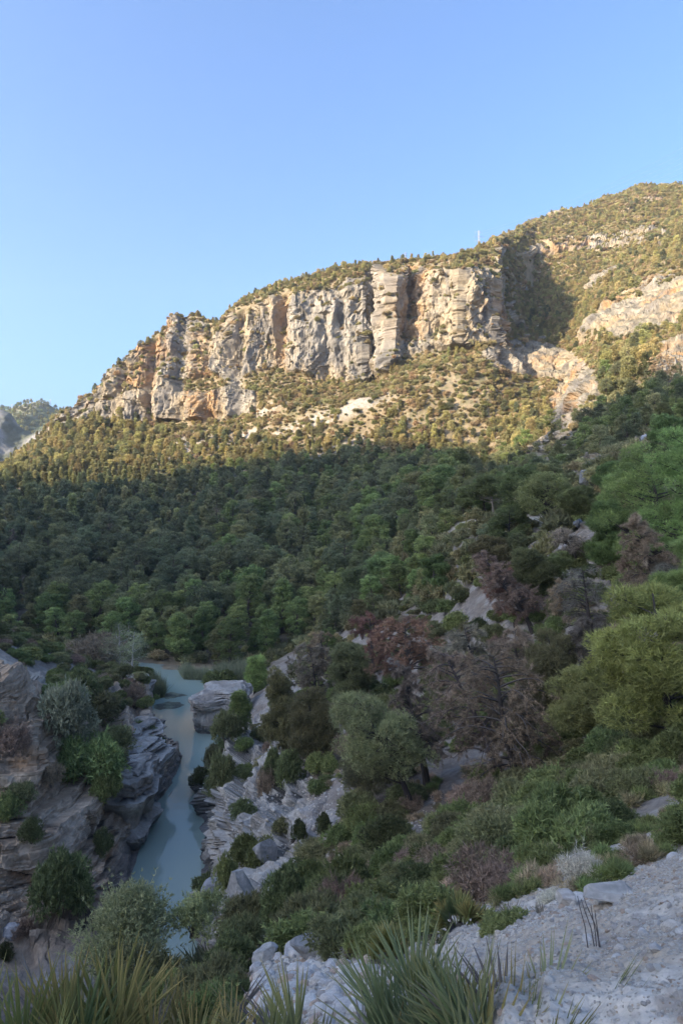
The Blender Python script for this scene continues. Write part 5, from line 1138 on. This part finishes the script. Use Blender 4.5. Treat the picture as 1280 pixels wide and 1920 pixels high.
# dry stalks standing in the gravel
p = at(1122, 1776); g = Geo(); rng = np.random.RandomState(3)
for (du, hpx, lean_) in [(-24, 92, -.20), (-8, 86, -.28), (-4, 74, -.12), (2, 66, -.10), (6, 92, -.34)]:
    d = p[1]; L = hpx / F * d; x0 = du / F * d * .8
    V, F_ = tube([[x0, 0, -.03], [x0 + lean_ * L * .3, .01, L * .4], [x0 + lean_ * L * .8, .02, L * .8], [x0 + lean_ * L * 1.0, .02, L]], [.0035, .003, .0025, .0015], 5); g.add(V, F_, np.array([.10, .085, .075]))
a = g.arr(); o = to_mesh("dry_plant", *a[:2], M_BARK, a[2]); o.location = tuple(p); tag(o, "thin leafless dark stalks standing in the gravel bank", "dry plant")

# silvery olive shrub over the gorge
parts = make_shrub(900, 1.28, 1.9, 6500, 5, .085, .024, c1=(.15, .185, .10), c2=(.23, .26, .15), twigs=26, ncl=34, fill=.6, spread=.9, tw_c=(.17, .15, .13), up=.5, sprigs=90)
d = 15.5; x = (238 - 640) / F * d
plant("olive_shrub", parts, M_LEAF, (x, d, zpx(1818, d)), 0, 1, ("stem", "crown"), "feathery grey green shrub hanging over the gorge above the yellow palms", "bush")
parts = make_shrub(901, .75, .9, 1500, 4, .085, .024, c1=(.10, .125, .06), c2=(.15, .175, .085), twigs=18, ncl=12, fill=.6, spread=.9, up=.3)
plant("olive_shrub", parts, M_LEAF, ((365 - 640) / F * 16, 16, zpx(1745, 16)), 0, 1, ("stem", "crown"), "thin outer shrub reaching across the river in front of the rim rocks", "bush")
parts = make_shrub(902, 1.3, 1.6, 3000, 4, .12, .04, c1=(.06, .075, .035), c2=(.10, .115, .055), twigs=16, ncl=20)
plant("shrub", parts, M_LEAF, ((270 - 640) / F * 13.5, 13.5, zpx(1950, 13.5)), 0, 1, ("stem", "crown"), "dark leafy bush under the feathery grey green shrub", "bush")

for kk_, u_, v_, d_, R_, lab_ in [('olive', 412, 1845, 9.5, .42, "round olive bush on the edge where the rubble drops away"), ('dark', 436, 1800, 11.5, .45, "dark bush at the upper end of the rubble edge"),
        ('green', 395, 1905, 8, .38, "green bush low on the rubble edge near the palms"), ('olive', 372, 1880, 10, .5, "grey olive bush under the dark fan palm"), ('dark', 428, 1885, 8.6, .34, "small dark bush beside the low green plant"),
        ('green', 340, 1880, 12, .6, "green bush filling the gap above the yellow green palm"), ('olive', 450, 1770, 13.5, .55, "olive bush behind the rounded grass clump")]:
    put_shrub(kk_, np.array([(u_ - 640) / F * d_, d_, zpx(v_, d_) - R_ * .6]), R_, 1.25, lab_)
# ------------------------------------------------------------------ river side
def poplar(ub, vb, vt, lab_, seed):
    p = at(ub, vb); h = (vb - vt) / F * p[1]
    parts = make_pine(seed, h, h * .30, 'round', .2, 16, 1500, 3, .30, .07, c1=(.09, .11, .07), c2=(.13, .15, .095), bark=(.42, .39, .34), tr=.9, twig=3, fill=.8, cl=.5)
    plant("pale_tree", parts, M_LEAF, tuple(p), 0, 1, ("trunk", "crown"), lab_, "tree")
poplar(226, 1262, 1165, "slender tree with a pale bare trunk by the river bend", 31)
poplar(248, 1264, 1178, "second slender tree with whitish leaning stems nearer the reeds", 32)
def reeds(name, pts, hh, c1, c2, seed, n_):
    rng = np.random.RandomState(seed); pts = np.array(pts, float); tri = []
    g = Geo(); c0 = pts.mean(0); k_ = rng.randint(0, len(pts), n_); a = rng.rand(n_); b = np.sqrt(rng.rand(n_))
    q = c0 + (pts[k_] + (pts[(k_ + 1) % len(pts)] - pts[k_]) * a[:, None] - c0) * b[:, None]
    cen = np.concatenate([q, np.zeros((n_, 1))], 1); col_ = np.array(c1) + (np.array(c2) - c1) * rng.rand(n_, 1)
    hv = hh * (.45 + .75 * np.clip(.5 + fbm(cen, 1.6, 2, seed), 0, 1)) * (.7 + .5 * rng.rand(n_))
    tufts(g, cen, np.tile([0, 0, 1.], (n_, 1)), np.repeat(hv, 2)[:, None], .10, 2, col_ * .8, rng, .22); A = g.arr()
    return tag(to_mesh(name, *A[:2], M_LEAF, A[2]), kind='stuff')
def w0(u, v): d = 35 * F / (v - 960); return ((u - 640) / F * d, d)
reeds("reeds", [w0(252, 1282), w0(285, 1284), w0(308, 1300), w0(308, 1308), w0(278, 1312), w0(255, 1300)], 2.6, (.11, .135, .08), (.17, .195, .12), 1, 5200)
reeds("reeds", [w0(338, 1264), w0(388, 1267), w0(388, 1276), w0(345, 1274)], 2.7, (.10, .12, .085), (.15, .17, .12), 2, 3500)
reeds("reeds", [w0(400, 1262), w0(490, 1262), w0(490, 1275), w0(430, 1278)], 3.0, (.09, .12, .085), (.14, .165, .12), 3, 5000)
def bar(us_v, seed):
    g = np.array([w0(*q) for q in us_v]); c0 = g.mean(0); n_ = 48; th = np.linspace(0, len(g), n_, endpoint=False); k_ = th.astype(int)
    ring = g[k_] + (g[(k_ + 1) % len(g)] - g[k_]) * (th - k_)[:, None]; V = []; R_ = 14
    for r in range(R_ + 1):
        f = r / R_; q = c0 + (ring - c0) * f; zz = .12 * (1 - f ** 2) - .04; P3 = np.concatenate([q, np.full((n_, 1), 0.)], 1); V.append(np.concatenate([q, (zz + .05 * fbm(P3, 2.0, 3, seed))[:, None]], 1))
    V = np.concatenate(V); i = np.arange((R_ + 1) * n_).reshape(R_ + 1, n_); j = np.roll(i, -1, 1)
    c = mixc(np.broadcast_to(rgb(.10, .10, .075), V.shape), rgb(.17, .18, .12), smooth(-.3, .3, fbm(V, 1.5, 3, seed)))
    tag(to_mesh("mud_bank", V, np.stack([i[:-1], j[:-1], j[1:], i[1:]], -1).reshape(-1, 4), M_NEAR, c), kind='structure')
bar([(296, 1303), (320, 1296), (345, 1300), (360, 1304), (335, 1308), (310, 1311)], 1)
bar([(280, 1322), (315, 1314), (345, 1315), (352, 1322), (330, 1330), (295, 1334), (278, 1330)], 2)

# ------------------------------------------------------------------ stone wall with an opening, beside the old path
p = at(742, 990); d = p[1]; wr = empty("stone_wall", tuple(p), math.radians(8)); tag(wr, "small grey masonry wall with a dark arched opening among the pines", "wall")
W_, H_ = 5.4, 4.7; g = Geo(); cw_ = []
def boxv(x0, x1, y0, y1, z0, z1): 
    V = np.array([[x, y, z] for x in (x0, x1) for y in (y0, y1) for z in (z0, z1)]); return V, np.array([[0, 1, 3], [0, 3, 2], [4, 6, 7], [4, 7, 5], [0, 4, 5], [0, 5, 1], [2, 3, 7], [2, 7, 6], [0, 2, 6], [0, 6, 4], [1, 5, 7], [1, 7, 3]])
rng = np.random.RandomState(6); zc = -1.0
while zc < H_:
    hh = rng.uniform(.28, .42); xx = -W_ / 2
    while xx < W_ / 2:
        ww = min(rng.uniform(.4, .8), W_ / 2 - xx + .01); cx_ = xx + ww / 2; cz = zc + hh / 2
        inside = abs(cx_ + .2) < .55 and 2.0 < cz < 3.2 or (abs(cx_ + .2) < .35 and 3.2 <= cz < 3.6)
        if not inside:
            V, F_ = boxv(xx + .01, xx + ww - .01, rng.uniform(-.05, .03), .9, zc + .01, zc + hh - .01); g.add(V, F_, np.array([.20, .185, .165]) * rng.uniform(.75, 1.25))
        xx += ww
    zc += hh
A = g.arr(); to_mesh("masonry", *A[:2], M_NEAR, A[2], parent=wr)
g = Geo(); V, F_ = boxv(-W_ / 2 - .2, W_ / 2 + .2, -.15, 1.0, H_ + .07, H_ + .32); g.add(V, F_, np.array([.26, .24, .22])); A = g.arr(); to_mesh("coping", *A[:2], M_NEAR, A[2], parent=wr)
g = Geo(); V, F_ = boxv(-W_ / 2 + .1, W_ / 2 - .1, .92, 1.2, -1, H_); g.add(V, F_, np.array([.03, .03, .03])); A = g.arr(); to_mesh("dark_backing", *A[:2], M_NEAR, A[2], parent=wr)  # near-black backing panel: shade of the opening put into its colour

# ------------------------------------------------------------------ pylons on the ridge, cables, masts
mst, n, l, b = new_mat("galvanised_steel"); b.inputs["Base Color"].default_value = (.42, .43, .45, 1); b.inputs["Metallic"].default_value = .3; b.inputs["Roughness"].default_value = .6
def pylon(x, y, z, h, lab_, rz):
    r = empty("pylon", (x, y, z), rz); tag(r, lab_, "pylon", None); r_ = .075; bw = h * .085; g = Geo()
    def wd(t): return bw * (1 - .78 * min(t / .62, 1))
    lv = np.linspace(0, 1, 13)
    for sx in (-1, 1):
        for sy in (-1, 1):
            pts = [[sx * wd(t), sy * wd(t), h * t] for t in lv]; V, F_ = tube(pts, [r_] * len(pts), 4); g.add(V, F_, np.array([.5] * 3))
    for a, b_ in zip(lv[:-1], lv[1:]):
        for s_ in (-1, 1):
            for P0, P1 in (([-wd(a), s_ * wd(a), h * a], [wd(b_), s_ * wd(b_), h * b_]), ([wd(a), s_ * wd(a), h * a], [-wd(b_), s_ * wd(b_), h * b_]), ([s_ * wd(a), -wd(a), h * a], [s_ * wd(b_), wd(b_), h * b_])):
                V, F_ = tube([P0, P1], [r_ * .6] * 2, 3); g.add(V, F_, np.array([.5] * 3))
    A = g.arr(); to_mesh("tower", *A[:2], mst, A[2], parent=r)
    for t, w in ((.66, .14), (.80, .17), (.94, .13)):
        g = Geo(); W = h * w
        for q in ([[-W, 0, h * t], [0, .2, h * (t + .035)], [W, 0, h * t]], [[-W, 0, h * t], [0, -.2, h * t], [W, 0, h * t]]):
            V, F_ = tube(q, [r_ * .7, r_, r_ * .7], 3); g.add(V, F_, np.array([.5] * 3))
        for sx in (-1, 1):
            V, F_ = tube([[sx * W, 0, h * t], [sx * W, 0, h * (t - .045)]], [r_ * .9] * 2, 4); g.add(V, F_, np.array([.3] * 3))
        A = g.arr(); to_mesh("crossarm", *A[:2], mst, A[2], parent=r)
    return r
yp = 520.; zt = zpx(432, yp); hp_ = 24.; pylon((897 - 640) / F * yp, yp, zt - hp_, hp_, "tall grey lattice pylon with three crossarms on the ridge", .3)
y2 = 512.; z2 = zpx(473, y2); pylon((760 - 640) / F * y2, y2, z2 - 12, 12, "much smaller lattice pylon barely clearing the ridge trees", .5)
def cable(P0, P1, sag, lab_, group):
    t = np.linspace(0, 1, 40)[:, None]; P_ = np.array(P0) * (1 - t) + np.array(P1) * t; P_[:, 2] -= sag * 4 * t[:, 0] * (1 - t[:, 0])
    V, F_ = tube(P_, [.045] * 40, 3); tag(to_mesh("power_cable", V, F_, mst, np.full(V.shape, .5)), lab_, "cable", group)
for i, (dz, vv) in enumerate([(.94, 200), (.80, 222), (.66, 244)]):
    for s_ in (-1, 1):
        cable(((897 + s_ * 8 - 640) / F * yp, yp, zt - hp_ * (1 - dz) - 1), ((1420 + s_ * 10 - 640) / F * 500, 500, zpx(vv, 500)), 9, "thin power cable running from the tall pylon up over the summit", "power cables over the summit")
def mast(u, v, d, hpx, lab_):
    h = hpx / F * d; r = empty("mast", ((u - 640) / F * d, d, zpx(v, d) - h * .6)); tag(r, lab_, "mast"); h *= 1.6
    g = Geo(); V, F_ = tube([[0, 0, 0], [0, 0, h]], [.55, .35], 6); g.add(V, F_, np.array([.5] * 3)); A = g.arr(); to_mesh("pole", *A[:2], mst, A[2], parent=r)
    g = Geo(); V, F_ = boxv(-1.1, 1.1, -.6, .6, h * .86, h * .97); g.add(V, F_, np.array([.5] * 3)); A = g.arr(); to_mesh("antenna", *A[:2], mst, A[2], parent=r)
mast(95, 757, 1300, 8, "stubby mast on the round top of the far wooded hill")
mast(23, 766, 1300, 8, "thin mast at the outer end of the far wooded hill")

# ------------------------------------------------------------------ air
hz = bpy.data.meshes.new("haze"); hb = bmesh.new(); bmesh.ops.create_cube(hb, size=1); hb.to_mesh(hz); hb.free()
ho = bpy.data.objects.new("haze", hz); C.objects.link(ho); ho.scale = (3300, 2900, 628); ho.location = (-50, 350, 308); tag(ho, kind='stuff')
hm = bpy.data.materials.new("haze"); hm.use_nodes = True; n = hm.node_tree.nodes; l = hm.node_tree.links
n.remove(n["Principled BSDF"]); pv = n.new("ShaderNodeVolumePrincipled"); pv.inputs["Color"].default_value = (.86, .92, 1, 1); pv.inputs["Density"].default_value = .00010; pv.inputs["Anisotropy"].default_value = .2
l.new(pv.outputs[0], n["Material Output"].inputs["Volume"]); hz.materials.append(hm)
